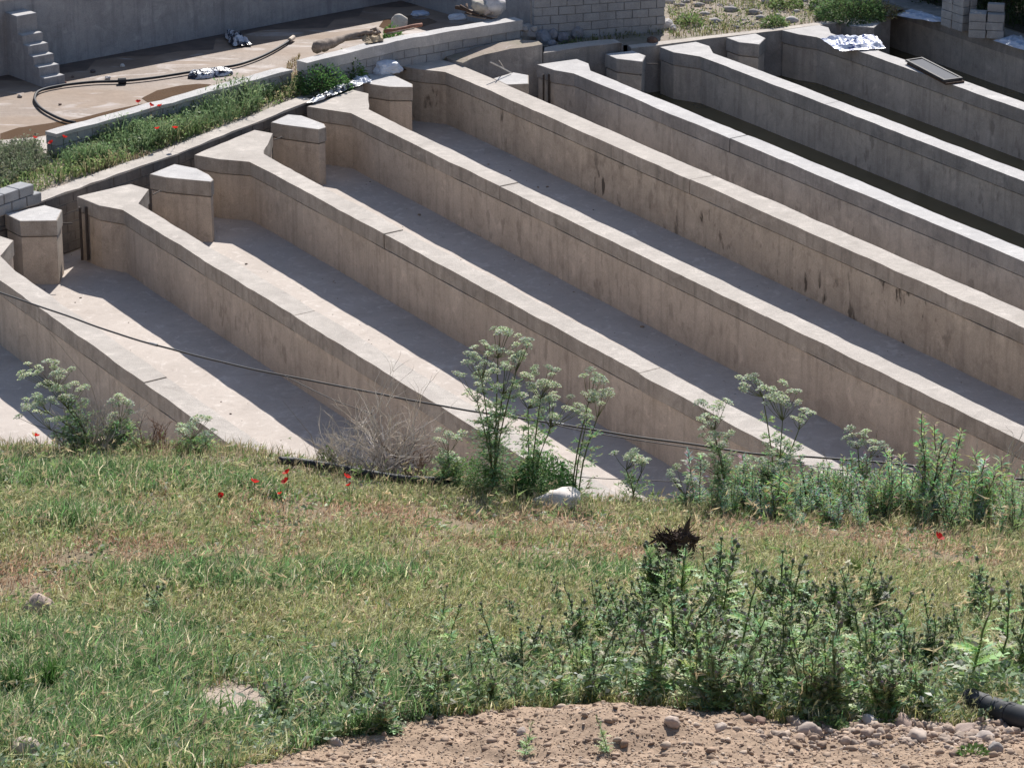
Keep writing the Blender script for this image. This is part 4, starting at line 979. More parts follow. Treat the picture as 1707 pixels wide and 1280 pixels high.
def copy_tree(o,loc,rz=0,sc=1.0,label=None,group=None,cat=None,tilt=(0,0)):
    c=o.copy(); C.objects.link(c); c.location=loc; c.rotation_euler=(tilt[0],tilt[1],rz); c.scale=(sc,)*3
    if label: c['label']=label
    if group: c['group']=group
    for ch in o.children:
        d=ch.copy(); C.objects.link(d); d.parent=c
    return c
def build_plant(name,parts,flowers,label,cat,group):
    root=empty(name,(0,0,0),label,cat,group)
    for nm,mb,mat in parts:
        if len(mb.f): mb.obj(nm,mat,root,False,True)
    for nm,mesh,e,d,s_ in flowers:
        o=bpy.data.objects.new(nm,mesh); o.location=e; o.rotation_euler=Vector(d).to_track_quat('Z','Y').to_euler(); o.scale=(s_,)*3; link(o,root)
    return root
rs=random.getstate()
protos=[]
for seed,h_,ns,lf,bs in [(1,.85,4,.9,0),(2,.7,5,1.1,1),(3,1.0,3,.8,0),(4,.55,5,1.2,1),(5,.9,1,.75,0),(6,.62,2,.9,1)]:
    st_,fo_,fl_=thistle_proto(h_,ns,lf,seed)
    protos.append((st_,fo_,[( 'flower_head' if (k%3==0) else 'bud', me_budP if k%3==0 else me_bud,e,d,random.uniform(.8,1.2)) for k,(e,d) in enumerate(fl_)]))
used=[None]*6
def place_thistle(k,x,y,sc,rz,label,group=None,tilt=(0,0)):
    loc=(x,y,gz(x,y)-.01)
    if used[k] is None:
        st_,fo_,fl_=protos[k]
        r=build_plant('thistle',[('stem',st_,M_leaf),('foliage',fo_,M_gloss)],fl_,label,'thistle',group)
        r.location=loc; r.rotation_euler=(tilt[0],tilt[1],rz); r.scale=(sc,)*3; used[k]=r; return r
    r=copy_tree(used[k],loc,rz,sc,label,group,tilt=tilt)
    if group is None and 'group' in r: del r['group']
    return r
random.seed(99)
TG='thistles massed above the soil heap'; TL='leafy bluish green thistle in the dense thistle mass above the soil heap'
# mass: pixel-derived ground rows as world x,y
MASS=[(1.12, 26.74), (1.39, 26.64), (1.65, 26.4), (1.92, 26.1), (2.2, 25.94), (2.51, 25.84), (2.83, 25.84), (3.13, 25.72), (3.45, 25.74), (3.77, 25.74), (1.28, 27.78), (1.61, 27.68), (1.94, 27.56), (2.26, 27.32), (2.59, 27.32), (2.98, 27.34), (3.37, 27.36), (3.76, 27.36), (4.15, 27.38), (4.64, 27.66), (1.39, 29.02), (1.75, 29.22), (2.1, 29.1), (2.5, 28.98), (2.9, 28.86), (3.33, 29.02), (3.8, 29.04), (4.27, 29.06), (4.79, 29.38), (1.7, 30.44), (2.09, 30.8), (2.44, 30.5), (2.86, 30.38), (3.37, 30.58), (3.85, 30.44), (4.86, 30.66), (1.08, 28.56), (0.82, 27.46), (0.58, 26.7), (0.25, 26.56), (-0.07, 26.3), (1.01, 30.0), (0.74, 28.8), (-1.54, 25.72), (-1.17, 25.64), (-0.86, 25.78), (-0.5, 26.14), (-1.98, 25.3), (-0.18, 27.12), (-0.73, 26.8), (0.15, 27.4), (0.44, 28.2)]
for j in range(3):
    for (x,y) in MASS:
        if (j>0 and random.random()<.3) or (x>3.55 and y<26.2): continue
        k=random.choice([0,1,3,1,3,0,2]); place_thistle(k,x+random.uniform(-.2,.2),y+random.uniform(-.35,.35)+(.1 if j else 0),random.uniform(.5,.95)*(1.25 if (1.3<x<2.9 and y>25.5) else 1.0)*(.75 if x<.5 else 1),random.uniform(0,6.28),TL,TG)
# tall single stalks
for k,px,sc,l in [(4,(2.2, 28.4),1.22,'tall forked thistle stalk rising right of the uprooted stump'),(0,(2.07, 30.0),.95,'tall leafy thistle directly right of the uprooted stump'),
  (4,(2.89, 27.88),.9,'upright thistle stalk with a forked top left of the white flower'),(4,(3.18, 28.16),.8,'slender thistle stalk beneath the white flower'),
  (4,(4.13, 26.6),1.45,'tallest dark thistle stalk near the right edge left of the thick pipe'),(2,(4.64, 27.66),1.15,'branching thistle at the right edge above the thick pipe'),
  (4,(3.61, 28.46),.85,'leaning thistle stalk pointing right in the middle of the thistle mass'),(4,(1.63, 28.08),.7,'narrow thistle stalk left of the tall forked one'),
  (5,(1.15, 29.72),.85,'small dark thistle at the left end of the mass'),(5,(-3.54, 29.08),.75,'lone dark thistle in the grass at the left'),
  (4,(-0.64, 28.02),.72,'dark thistle stalk in the yellow-green grass, upper of the middle group'),(4,(-0.1, 27.38),.85,'thistle stalk left of the mass beside the bright green weed'),
  (5,(-0.27, 27.84),.8,'double thistle in the middle of the slope'),(4,(-0.7, 29.06),.55,'small upright thistle in the middle of the slope'),(3,(-0.6, 26.02),.9,'bushy thistle above the left rim of the soil heap'),
  (3,(-0.87, 26.1),.8,'bushy thistle left of the reddish pointed stone'),(5,(-1.35, 26.16),.75,'low thistle in the lower middle of the slope'),(5,(-1.36, 25.32),.7,'low thistle nearest the left slope of the soil heap'),
  (3,(-1.09, 25.04),.7,'bushy low thistle beside the tilted small stone'),(5,(-1.71, 25.1),.6,'small thistle left of the soil heap'),(3,(-2.66, 24.78),.5,'small thistle among the stones at the bottom left'),(4,(-1.92, 27.56),.45,'tiny thistle in the yellow grass'),
  (5,(0.47, 30.5),.55,'small thistle in the dry grass left of the mass'),(5,(0.04, 29.26),.6,'small thistle in the middle distance left of the mass'),(3,(0.26, 27.92),.75,'bushy thistle just left of the mass'),
  (4,(0.64, 29.94),.5,'thin short thistle stalk left of the mass'),(2,(4.0, 27.92),.8,'leafy thistle between the white dandelion and the tallest stalk'),(4,(0.11, 24.14),.35,'tiny dark sprig on the soil heap at the bottom edge, left'),(4,(0.78, 24.1),.38,'tiny dark sprig on the soil heap at the bottom edge, right')]:
    place_thistle(k,px[0],px[1],sc,random.uniform(0,6.28),l)
for k in range(6):
    if used[k] is None: place_thistle(k,-8,30,1,0,'thistle beyond the left edge of the view')
ORD=['first','second','third','fourth','fifth','sixth','seventh','eighth','ninth','tenth','eleventh','twelfth','thirteenth','fourteenth','fifteenth','sixteenth','seventeenth','eighteenth','nineteenth']
TENS={2:'twenty',3:'thirty',4:'forty',5:'fifty',6:'sixty'}
def ordinal(n):
    if n<20: return ORD[n-1]
    t,u=divmod(n,10); return (TENS[t][:-1]+'ieth') if u==0 else TENS[t]+'-'+ORD[u-1]
def number_rows(group,nrows,fmt):
    obs=sorted([o for o in C.objects if o.get('group')==group and o.parent is None],key=lambda o:o.location.y); k=len(obs); names=['front','second','middle','back'] if nrows==4 else ['front','middle','back']
    for r_ in range(nrows):
        row=sorted(obs[r_*k//nrows:(r_+1)*k//nrows],key=lambda o:o.location.x)
        for i,o in enumerate(row): o['label']=fmt%(ordinal(i+1),names[r_])
number_rows(TG,4,'bluish green leafy thistle, %s from the left in the %s row of the thistle mass')
# spiky tufts and small weeds
def tuft(px,h,n,col,label,spread=.35,w=.012,name='grass_tuft',cat='grass tuft'):
    x,y=px; P=np.stack([rng.normal(0,.04,n),rng.normal(0,.04,n),np.zeros(n)],1); a=rng.uniform(0,6.28,n); r_=np.abs(rng.normal(spread,.2,n))
    V,F,Cc=join_np([make_blades(P,rng.uniform(.5,1,n)*h,np.full(n,w),np.stack([np.cos(a)*r_,np.sin(a)*r_],1),colj(col,n,.25))])
    o=np_mesh(name,V,F,M_leaf,Cc,None,label=label,cat=cat); o.location=(x,y,gz(x,y)-.01); return o
tuft((2.46, 25.56),.30,70,(.16,.24,.07),'bright green spiky grass tuft in front of the thistle mass',.6)
tuft((-4.11, 26.26),.42,160,(.07,.15,.04),'tall dark green grass tuft at the lower left edge',.25,.014)
tuft((-4.44, 26.16),.40,120,(.07,.15,.04),'dark green grass tuft cut by the left picture edge',.25,.014)
tuft((3.79, 33.06),.32,90,(.14,.22,.06),'fresh green grass tuft beside the white flower',.2,.01)
tuft((-3.01, 28.48),.28,70,(.07,.15,.04),'green tuft under the lone left thistle',.3,.012)
def weed(px,r_,h,n,col,label,name='weed_plant',cat='weed',l=(.03,.07),dz=0):
    x,y=px; a=rng.uniform(0,6.28,n); q=np.sqrt(rng.uniform(0,1,n))*r_; zz=rng.uniform(0,1,n)*h*np.sqrt(np.clip(1-(q/r_)**2,.05,1))
    P=np.stack([np.cos(a)*q,np.sin(a)*q*.8,zz],1); d=P*np.array((1,1,.6))+rng.normal(0,.12*r_+.02,(n,3))+np.array((0,0,.05))
    V,F,Cc=join_np([leaf_cards(P,rng.uniform(l[0],l[1],n),rng.uniform(l[0],l[1],n)*.55,d,colj(col,n,.35))])
    o=np_mesh(name,V,F,M_gloss,Cc,None,label=label,cat=cat); o.location=(x,y,gz(x,y)+dz); return o
weed((2.72, 25.26),.16,.10,350,(.11,.17,.07),'round-leaved grey-green weed at the edge of the soil heap')
weed((3.21, 25.5),.09,.07,120,(.12,.2,.06),'small bright weed among the buff stones')
weed((3.83, 24.38),.14,.08,180,(.12,.2,.06),'small green weed on the stones at the lower right')
weed((0.01, 27.76),.10,.14,220,(.15,.26,.05),'bright yellow-green weed left of the thistle mass')
weed((0.38, 37.45),.42,.60,4200,(.10,.20,.075),'rounded dark green leafy bush beside the white stone','leafy_bush','bush',(.03,.06))
weed((-0.55, 37.45),.35,.45,2600,(.16,.26,.10),'feathery green growth at the foot of the tallest umbel plant','leafy_bush','bush',(.02,.05))
weed((-0.03, 37.45),.3,.35,1900,(.19,.28,.12),'pale green growth between the tallest umbel plant and the leafy bush','leafy_bush','bush',(.02,.05))
weed((-2.29, 37.45),.12,.3,260,(.14,.22,.07),'small yellow-green herb left of the dry brush','leafy_bush','herb',(.03,.06))
# white puff flower & dandelion clocks
def puff(px,py_world,h,r_,col,label,cat='flower'):
    x,y=px; z=gz(x,y); root=empty('pale_flower',(x,y,z),label,cat); m=MB(); m.tube([(0,0,0),(.01,0,h*.5),(0,0,h)],.005,5,col=(.1,.14,.07)); m.obj('stem',M_leaf,root,False,True)
    m=MB()
    for k in range(46):
        a=random.uniform(0,6.28);e_=random.uniform(-.2,1.5); d=Vector((math.cos(a)*math.cos(e_),math.sin(a)*math.cos(e_),math.sin(e_))); leaf(m,(0,0,h),d,r_*random.uniform(.7,1.1),r_*.45,col)
    m.obj('petals',M_petal,root,False,True)
for px,h,r_,c,l in [((3.61, 32.12),.32,.05,(.78,.78,.70),'white flower on a thin stalk above the thistle mass'),((3.18, 29.02),.38,.055,(.6,.6,.52),'fluffy whitish seed head deep in the thistle mass, left'),
   ((3.76, 29.96),.36,.06,(.6,.6,.54),'fluffy whitish seed head in the thistle mass, right'),((1.77, 27.04),.10,.06,(.62,.62,.6),'whitish seed head low at the left of the thistle mass'),
   ((-4.3, 24.84),.12,.04,(.7,.55,.05),'yellow flower at the lower left edge'),((-1.85, 27.8),.1,.045,(.6,.6,.45),'pale flower in the yellow-green grass'),((-4.7, 30.84),.12,.035,(.7,.6,.3),'pale yellow flower in the dry grass at the left')]:
    puff(px,0,h,r_,c,l)
# poppies
def poppy_mesh():
    m=MB()
    for k in range(5):
        a=k*1.257; d=Vector((math.cos(a),math.sin(a),.75)); leafw=.062
        b=Vector((0,0,0)); s_=Vector((-math.sin(a),math.cos(a),0))
        v=[b,b+d*.022+s_*.022,b+d*.045+s_*.026+Vector((0,0,.004)),b+d*.052,b+d*.045-s_*.026+Vector((0,0,-.002)),b+d*.022-s_*.022]
        m.add(v,[(0,1,2,3),(0,3,4,5)],0,(.58,.03,.025))
    return m.mesh('petals',M_petal,False,True)
me_pop=poppy_mesh(); mc=MB(); mc.tube([(0,0,0),(0,0,.014)],.007,6,col=(.02,.02,.02)); me_cen=mc.mesh('flower_centre',M_bud,False,True)
def poppy(x,y,z,h,label,group=None,sc=1.0):
    root=empty('poppy',(x,y,z),label,'poppy',group); lx,ly=random.uniform(-.05,.05),random.uniform(-.05,.03)
    m=MB(); m.tube([(0,0,0),(lx*.3,ly*.3,h*.5),(lx,ly,h)],.004,4,col=(.1,.15,.07)); m.obj('stem',M_leaf,root,False,True)
    for nm,me in(('petals',me_pop),('flower_centre',me_cen)):
        o=bpy.data.objects.new(nm,me); o.location=(lx,ly,h+(.006 if nm!='petals' else 0)); o.rotation_euler=(random.uniform(.1,.7),random.uniform(-.4,.4),random.uniform(0,6)); o.scale=(sc,)*3; link(o,root)
for px,h,s_,l in [((-2.98, 34.88),.24,1,'red poppy in the upper meadow, left of the close pair'),((-2.63, 35.62),.27,1,'upper red poppy of the close pair in the upper meadow'),((-2.63, 35.44),.2,1.05,'lower red poppy of the close pair in the upper meadow'),
   ((-3.33, 34.02),.2,.8,'pale red poppy farthest left in the upper meadow'),((-2.63, 34.7),.2,.6,'tiny red poppy below the close pair'),((-1.95, 35.78),.25,1,'red poppy right of the close pair, below the black pipe'),((-1.92, 35.56),.2,.8,'small red poppy below the one right of the pair'),
   ((-5.83, 37.45),.2,.95,'red poppy at the bank edge below the bent umbel plant'),((4.89, 34.66),.22,1.2,'single bright red poppy in the dry grass at the right'),((-0.67, 37.45),.1,.5,'tiny red poppy near the tall umbel plant')]:
    poppy(px[0],px[1],gz(*px),h,l,None,s_)

# --- umbel plants (hemlock-like)
def umbel_mesh(r_,seed,col):
    random.seed(seed); m=MB(); K=17
    for k in range(K):
        t=(k+.5)/K; rr=r_*math.sqrt(t)*1.0; a=k*2.4; tip=Vector((math.cos(a)*rr,math.sin(a)*rr,r_*.62*(1-t*.75)))
        b=Vector((0,0,-r_*.25)); s_=Vector((-math.sin(a),math.cos(a),0))*.0018
        m.add([b-s_,b+s_,tip],[(0,1,2)],0,(.13,.18,.08))
        for j in range(7):
            o=tip+Vector((random.uniform(-1,1),random.uniform(-1,1),random.uniform(-.3,.5)))*r_*.17
            q=r_*.17*random.uniform(.7,1.2); e1=Vector((random.uniform(-1,1),random.uniform(-1,1),random.uniform(-.5,.5))).normalized()*q; e2=Vector((random.uniform(-1,1),random.uniform(-1,1),random.uniform(-.5,.5))).normalized()*q
            c=tuple(x*random.uniform(.8,1.15) for x in (col if random.random()<.75 else (.36,.46,.24)))
            m.add([o-e1,o+e2,o+e1,o-e2],[(0,1,2,3)],0,c)
    return m.mesh('umbel',M_petal,False,True)
UM=[umbel_mesh(.066,k,(.70,.76,.64)) for k in range(3)]; UMG=[umbel_mesh(.06,k+10,(.50,.60,.46)) for k in range(2)]
def umbel_plant(px,clusters,label,stems_h=.12,lean=0,leafn=160,green=False,dy=0.0,leafcol=(.34,.46,.26)):
    """clusters: (dx,dz,rx,rz,n) metres relative to the root"""
    x,y=px; y+=dy; z=gz(x,y); root=empty('umbel_plant',(x,y,z),label,'umbel plant')
    st=MB(); fo=MB(); SC=(.17,.19,.10)
    for (dx,dz,rx,rz,n) in clusters:
        node=Vector((dx*.82,random.uniform(-.12,.12),max(.1,dz-rz-.10)))
        base=Vector((random.uniform(-.05,.05),random.uniform(-.05,.05),-.05)); mid=base.lerp(node,.5)+Vector((-(dx)*.12,0,.03))
        P=cat_rom([base,mid,node],4); st.tube(P,[.013*(1-.5*i/(len(P)-1)) for i in range(len(P))],6,col=SC)
        for k in range(int(n*1.35)):
            a=random.uniform(0,6.28); q=math.sqrt(random.random())
            e=Vector((dx+math.cos(a)*q*rx*1.3,random.uniform(-1,1)*max(rx,.12)*.8,dz+math.sin(a)*q*rz*1.25))
            st.tube([node,node.lerp(e,.55)+Vector((0,0,-.02)),e],[.005,.004,.0025],3,cap=False,col=SC)
            o=bpy.data.objects.new('umbel',random.choice(UMG if green or random.random()<.25 else UM)); o.location=e; d=Vector((random.uniform(-.5,.5)+dx*.2,random.uniform(-.5,.2),1)); o.rotation_euler=d.to_track_quat('Z','Y').to_euler(); o.scale=(random.uniform(.75,1.15),)*3; link(o,root)
        # feathery leaves along the stem
        for k in range(int(2.2*leafn)//len(clusters)):
            t=random.uniform(.02,.9); i=min(len(P)-2,int(t*(len(P)-1))); q=P[i]; az=random.uniform(0,6.28); e_=random.uniform(-.1,.7); L=random.uniform(.12,.48)*(1.1-t*.9)
            d=Vector((math.cos(az)*math.cos(e_),math.sin(az)*math.cos(e_),math.sin(e_))); tipq=q+d*L
            fo.tube([q,tipq],[.002,.001],3,cap=False,col=leafcol)
            for j in range(12):
                u=random.uniform(.2,1); leaf(fo,q+d*L*u,d+Vector((random.uniform(-1,1),random.uniform(-1,1),random.uniform(-.5,.5)))*.8,random.uniform(.025,.06),.013,tuple(c_*random.uniform(.75,1.4) for c_ in leafcol))
    st.obj('stem',M_leaf,root,True,True); fo.obj('foliage',M_leaf,root,False,True)
random.seed(5)
umbel_plant((-0.23, 37.45),[(0.07, 2.006, 0.283, 0.111, 11), (-0.168, 1.783, 0.238, 0.175, 13), (0.338, 1.903, 0.104, 0.143, 6), (0.144, 1.608, 0.298, 0.175, 13), (-0.243, 1.505, 0.223, 0.175, 8)],'tallest umbel plant with many whitish flower heads in the centre',leafn=260)
umbel_plant((0.2, 37.45),[(0.184, 1.562, 0.164, 0.112, 8), (-0.002, 1.402, 0.224, 0.143, 11), (0.333, 1.187, 0.283, 0.127, 14)],'umbel plant with pale heads right behind the leafy bush',leafn=120)
umbel_plant((0.76, 37.45),[(0.221, 1.573, 0.164, 0.159, 9), (0.355, 1.373, 0.104, 0.175, 5), (0.183, 1.134, 0.075, 0.064, 3)],'slanting umbel plant reaching right with an open cluster of heads',leafn=50)
umbel_plant((-0.79, 37.45),[(0.004, 0.67, 0.179, 0.111, 6), (-0.092, 0.376, 0.164, 0.127, 5)],'small umbel plant left of the tallest one',leafn=140)
umbel_plant((-5.21, 37.45),[(-0.464, 0.983, 0.267, 0.095, 12), (-0.301, 0.763, 0.252, 0.11, 12), (-0.597, 0.66, 0.163, 0.079, 7), (-0.56, 0.487, 0.222, 0.079, 8)],'bent umbel plant with grey-green heads at the far left',leafn=120)
umbel_plant((-4.81, 37.45),[(-0.034, 0.552, 0.119, 0.11, 6)],'short green umbel plant between the bent plant and the next wall',leafn=110)
umbel_plant((-3.87, 37.45),[(-0.099, 0.375, 0.193, 0.095, 9), (0.101, 0.217, 0.104, 0.063, 3)],'short umbel plant where the second wall meets the bank',leafn=90)
umbel_plant((2.23, 37.74),[(-0.076, 0.427, 0.18, 0.097, 9)],'low umbel cluster right of the bright floor strip',leafn=40)
umbel_plant((1.54, 38.05),[(-0.127, 0.689, 0.182, 0.081, 8), (0.101, 0.592, 0.076, 0.041, 3)],'umbel cluster rising from behind the bank right of the white stone',leafn=30)
umbel_plant((2.72, 37.74),[(-0.265, 1.304, 0.226, 0.113, 9), (-0.152, 1.006, 0.195, 0.113, 8), (-0.189, 0.684, 0.18, 0.113, 8)],'umbel plant with pale greyish heads left in the right-hand thicket',leafn=120)
umbel_plant((3.33, 38.15),[(-0.224, 1.686, 0.258, 0.073, 10), (0.065, 1.467, 0.243, 0.098, 12), (0.331, 1.279, 0.137, 0.065, 5)],'tall umbel plant whose heads stand against the shaded strip above the thicket',leafn=60)
umbel_plant((3.29, 37.86),[(-0.11, 0.679, 0.257, 0.113, 11), (0.078, 0.864, 0.166, 0.065, 5)],'yellow-green umbel plant in the thicket',leafn=160)
umbel_plant((4.38, 37.96),[(-0.056, 1.013, 0.182, 0.065, 6), (0.133, 0.891, 0.136, 0.065, 4)],'umbel plant behind the upright stems of the thicket',leafn=60)
# --- upright leafy shrubs along the bank edge
def shrub_proto(h,ns,nl,col,ll,lw,seed,erect=.12):
    random.seed(seed); st=MB();fo=MB()
    for s_ in range(ns):
        a=random.uniform(0,6.28); dx,dy=math.cos(a)*erect*random.uniform(.3,1.4),math.sin(a)*erect*random.uniform(.3,1.4); hh=h*random.uniform(.6,1)*(1.1 if s_==0 else 1)
        p0=Vector((random.uniform(-.06,.06),random.uniform(-.06,.06),-.06)); pts=[p0+Vector((dx*hh*t+random.uniform(-.01,.01),dy*hh*t,hh*t)) for t in [k/5 for k in range(6)]]
        st.tube(pts,[.008-.001*k for k in range(6)],4,col=(.085,.06,.05))
        for k in range(nl):
            t=.12+.88*random.random(); i=min(4,int(t*5)); q=pts[i].lerp(pts[i+1],t*5-i); az=random.uniform(0,6.28); e_=random.uniform(.1,1.1)
            side=random.uniform(0,.10)*(1.1-t); d=Vector((math.cos(az)*math.cos(e_),math.sin(az)*math.cos(e_),math.sin(e_)))
            c=tuple(x*random.uniform(.65,1.45) for x in col); leaf(fo,q+d*side,d,ll*random.uniform(.6,1.2),lw,c,0,.15)
    return st,fo
SP=[shrub_proto(.95,4,120,(.46,.56,.38),.065,.02,21,.3),shrub_proto(.8,5,110,(.38,.50,.28),.055,.02,22,.35),shrub_proto(1.1,2,110,(.50,.60,.46),.075,.022,23,.12),shrub_proto(.65,6,120,(.48,.60,.46),.05,.019,24,.45),shrub_proto(.8,7,60,(.38,.48,.28),.13,.012,25,.35)]
sroot=[None]*5
def place_shrub(k,x,y,sc,label,group=None,dz=0):
    loc=(x,y,gz(x,y)-.02+dz); rz=random.uniform(0,6.28)
    if sroot[k] is None:
        r=build_plant('leafy_shrub',[('stem',SP[k][0],M_leaf),('foliage',SP[k][1],M_leaf)],[],label,'shrub',group); r.location=loc; r.rotation_euler=(0,0,rz); r.scale=(sc,)*3; sroot[k]=r; return
    r=copy_tree(sroot[k],loc,rz,sc,label,group)
    if group is None and 'group' in r: del r['group']
random.seed(77)
SG='shrubby stems of the thicket at the right of the bank edge'; SLb='upright silvery green leafy stems in the thicket at the right of the bank edge'
for px in [(2.64, 37.68), (2.77, 37.45), (2.95, 37.38), (3.11, 37.45), (3.29, 37.4), (3.44, 37.45), (3.62, 37.36), (3.82, 37.45), (3.95, 37.3), (4.12, 37.45), (4.29, 37.34), (4.49, 37.45), (4.62, 37.3), (4.83, 37.45), (4.95, 37.24), (5.2, 37.72), (5.28, 37.2), (5.51, 37.52), (5.61, 37.14), (5.84, 37.46), (5.93, 37.1), (6.15, 37.32), (6.26, 37.04), (2.85, 37.04), (3.29, 36.94), (3.65, 36.88), (4.01, 36.74), (4.38, 36.8), (4.74, 36.74), (5.16, 36.62), (5.58, 36.48), (6.0, 36.36)]:
    for j in range(4):
        place_shrub(random.choice([0,1,3,3,1,3,4]),px[0]+random.uniform(-.2,.2),px[1]+random.uniform(-.5,1.0),random.uniform(.4,.95),SLb,SG)
for k,px,sc,dy,l in [(2,(2.33, 37.5),1.2,.3,'tall bare-stemmed shrub with silvery narrow leaves at the left end of the thicket'),(2,(3.03, 37.6),1.05,.5,'slender shrub seen against the bright wall top'),(0,(3.74, 37.46),1.0,.2,'dark upright shrub stem in the middle of the thicket'),
  (2,(4.3, 37.44),1.1,.4,'shrub with reddish tip standing out of the thicket centre'),(0,(4.79, 37.14),1.2,.3,'dark tall stem right of the thicket centre'),(1,(5.08, 37.08),1.6,.2,'tallest olive shrub of the thicket'),(1,(5.38, 37.12),1.5,.4,'second tall olive shrub right of the tallest'),
  (2,(5.7, 37.06),1.2,.2,'tall shrub near the right edge with curling dry stems'),(4,(5.95, 37.0),1.1,.3,'shrub with long grassy leaves near the right edge'),(4,(4.94, 37.44),.9,.9,'bright green blade-like leaves behind the thicket')]:
    place_shrub(k,px[0],px[1]+dy,sc,l)
number_rows(SG,3,'silvery green upright shrub, %s from the left in the %s row of the thicket')
# --- dry brush
def dry_brush(px,r_,h,n,col,label,seed,name='dry_brush'):
    random.seed(seed); x,y=px; root=empty(name,(x,y,gz(x,y)),label,'dry bush'); m=MB(); m2=MB()
    def grow(p,d,L,w,depth,mb):
        pts=[p]; q=p.copy(); dd=d.copy(); kk=random.uniform(.7,1.25)
        for s_ in range(4):
            dd=(dd+Vector((random.uniform(-.38,.38),random.uniform(-.38,.38),random.uniform(-.3,.28)))).normalized(); q=q+dd*L/4; pts.append(q.copy())
        mb.tube(pts,[w,w*.85,w*.7,w*.5,w*.3],3,cap=False,col=tuple(c*kk for c in col))
        if depth>0:
            for k in range(random.randint(2,4)):
                t=random.randint(1,4); nd=(dd+Vector((random.uniform(-.9,.9),random.uniform(-.9,.9),random.uniform(-.3,.7)))).normalized(); grow(pts[t],nd,L*random.uniform(.35,.65),w*.55,depth-1,m2)
    for k in range(n):
        a=random.uniform(0,6.28); e_=random.uniform(.4,1.4); d=Vector((math.cos(a)*math.cos(e_)*r_/h,math.sin(a)*math.cos(e_)*.6,math.sin(e_))).normalized()
        grow(Vector((random.uniform(-.15,.15),random.uniform(-.1,.1),0)),d,h*random.uniform(.6,1.05),.0105,2,m)
    m.obj('stem',M_dry,root,False,True); tag(m2.obj('twigs',M_dry,root,False,True),None,None,None,'stuff')
dry_brush((-1.59, 37.45),.7,.95,50,(.62,.585,.555),'large tangled pale dry brush in front of the wall',31)
dry_brush((-2.11, 37.45),.5,.55,26,(.58,.55,.52),'smaller dry brush left of the large one',32)
dry_brush((-1.22, 37.45),.35,.5,14,(.32,.25,.2),'low brownish dry brush at the right foot of the large one',33)
dry_brush((-5.03, 37.45),.5,.55,30,(.58,.54,.49),'arching dry stalks beside the bent umbel plant',34)
dry_brush((-4.4, 37.45),.5,.35,18,(.33,.24,.2),'low reddish dry stalks below the shaded wall face',35)
dry_brush((-5.47, 37.45),.45,.3,14,(.36,.33,.26),'low dry stalks left of the bent umbel plant',36)
dry_brush((5.95, 37.48),.5,.8,12,(.6,.56,.5),'curling pale dry stems at the right end of the thicket',37)
dry_brush((4.45, 37.46),.4,.8,6,(.33,.26,.22),'few bare reddish twigs rising from the thicket',38)
for a,b,s_,l in [((-4.96, 37.45),(-0.85, 0.1, 1.72),.004,'single long thin dry stalk leaning in front of the wall'),((-2.37, 37.45),(-0.45, 0.1, 0.85),.005,'single thin dry stalk left of the dry brush')]:
    m=MB(); m.tube([(0,0,0),(b[0]*.25,b[1]*.4,b[2]*.5),(b[0],b[1],b[2])],[s_,s_*.8,s_*.4],4,col=(.38,.33,.28)); o=m.obj('dry_stalk',M_dry,None,False,True); o.location=(a[0],a[1],gz(*a)); tag(o,l,'dry stalk')
# --- grass fringe along bank edge (taller, dry & green)
n=16000; X=rng.uniform(-6.8,6.8,n); Y=37.3+rng.normal(0,.45,n); k=rng.uniform(0,1,n)<.55+.5*smooth_noise(X,Y,3,40); X,Y=X[k],Y[k]; n=len(X)
P=np.stack([X,Y,gznp(X,Y)-.01],1); cc=np.where((rng.uniform(0,1,n)<.55)[:,None],np.array((.36,.29,.20)),np.array((.12,.17,.06)))*(1+rng.uniform(-.3,.3,(n,1)))
V,F,Cc=join_np([make_blades(P,rng.uniform(.08,.26,n),rng.uniform(.005,.011,n),rng.normal(0,.35,(n,2)),cc)]); np_mesh('bank_edge_grass',V,F,M_leaf,Cc,'stuff',label='sparse dry and green grass along the top edge of the bank')

# ================= BACK: weeds, yard plants, trees =================
def in_poly(X,Y,poly):
    ins=np.zeros(len(X),bool); j=len(poly)-1
    for i in range(len(poly)):
        xi,yi=poly[i];xj,yj=poly[j]
        c=((yi>Y)!=(yj>Y))&(X<(xj-xi)*(Y-yi)/(yj-yi+1e-12)+xi); ins^=c; j=i
    return ins
def strip_weeds(name,poly,n,h,w,cols,label,seed,zb=-.03,leafy=0):
    A_=np.array(poly); X=rng.uniform(A_[:,0].min(),A_[:,0].max(),n); Y=rng.uniform(A_[:,1].min(),A_[:,1].max(),n)
    k=in_poly(X,Y,poly)&(rng.uniform(0,1,n)<.6+.6*smooth_noise(X,Y,2.5,seed)); X,Y=X[k],Y[k]; n=len(X)
    hh=rng.uniform(.4,1,n)*h*np.clip(.75+.6*smooth_noise(X,Y,2,seed+1),.2,1.6)
    P=np.stack([X,Y,np.full(n,zb)],1); cc=np.array(cols)[rng.integers(0,len(cols),n)]*(1+rng.uniform(-.3,.3,(n,1)))
    parts=[make_blades(P,hh,rng.uniform(w*.6,w*1.2,n),rng.normal(0,.3,(n,2)),cc)]
    if leafy:
        m_=int(n*leafy); ii=rng.integers(0,n,m_); Q=P[ii].copy(); Q[:,2]+=rng.uniform(0,1,m_)*hh[ii]*.9; Q[:,:2]+=rng.normal(0,.05,(m_,2))
        parts.append(leaf_cards(Q,rng.uniform(.05,.12,m_),rng.uniform(.02,.05,m_),rng.normal(0,1,(m_,3))+np.array((0,0,.6)),cc[ii]*rng.uniform(.7,1.3,(m_,1))))
    V,F,Cc=join_np(parts); np_mesh(name,V,F,M_leaf,Cc,'stuff',label=label)
G3=[(.19,.30,.11),(.24,.34,.13),(.29,.34,.15),(.42,.38,.22)]
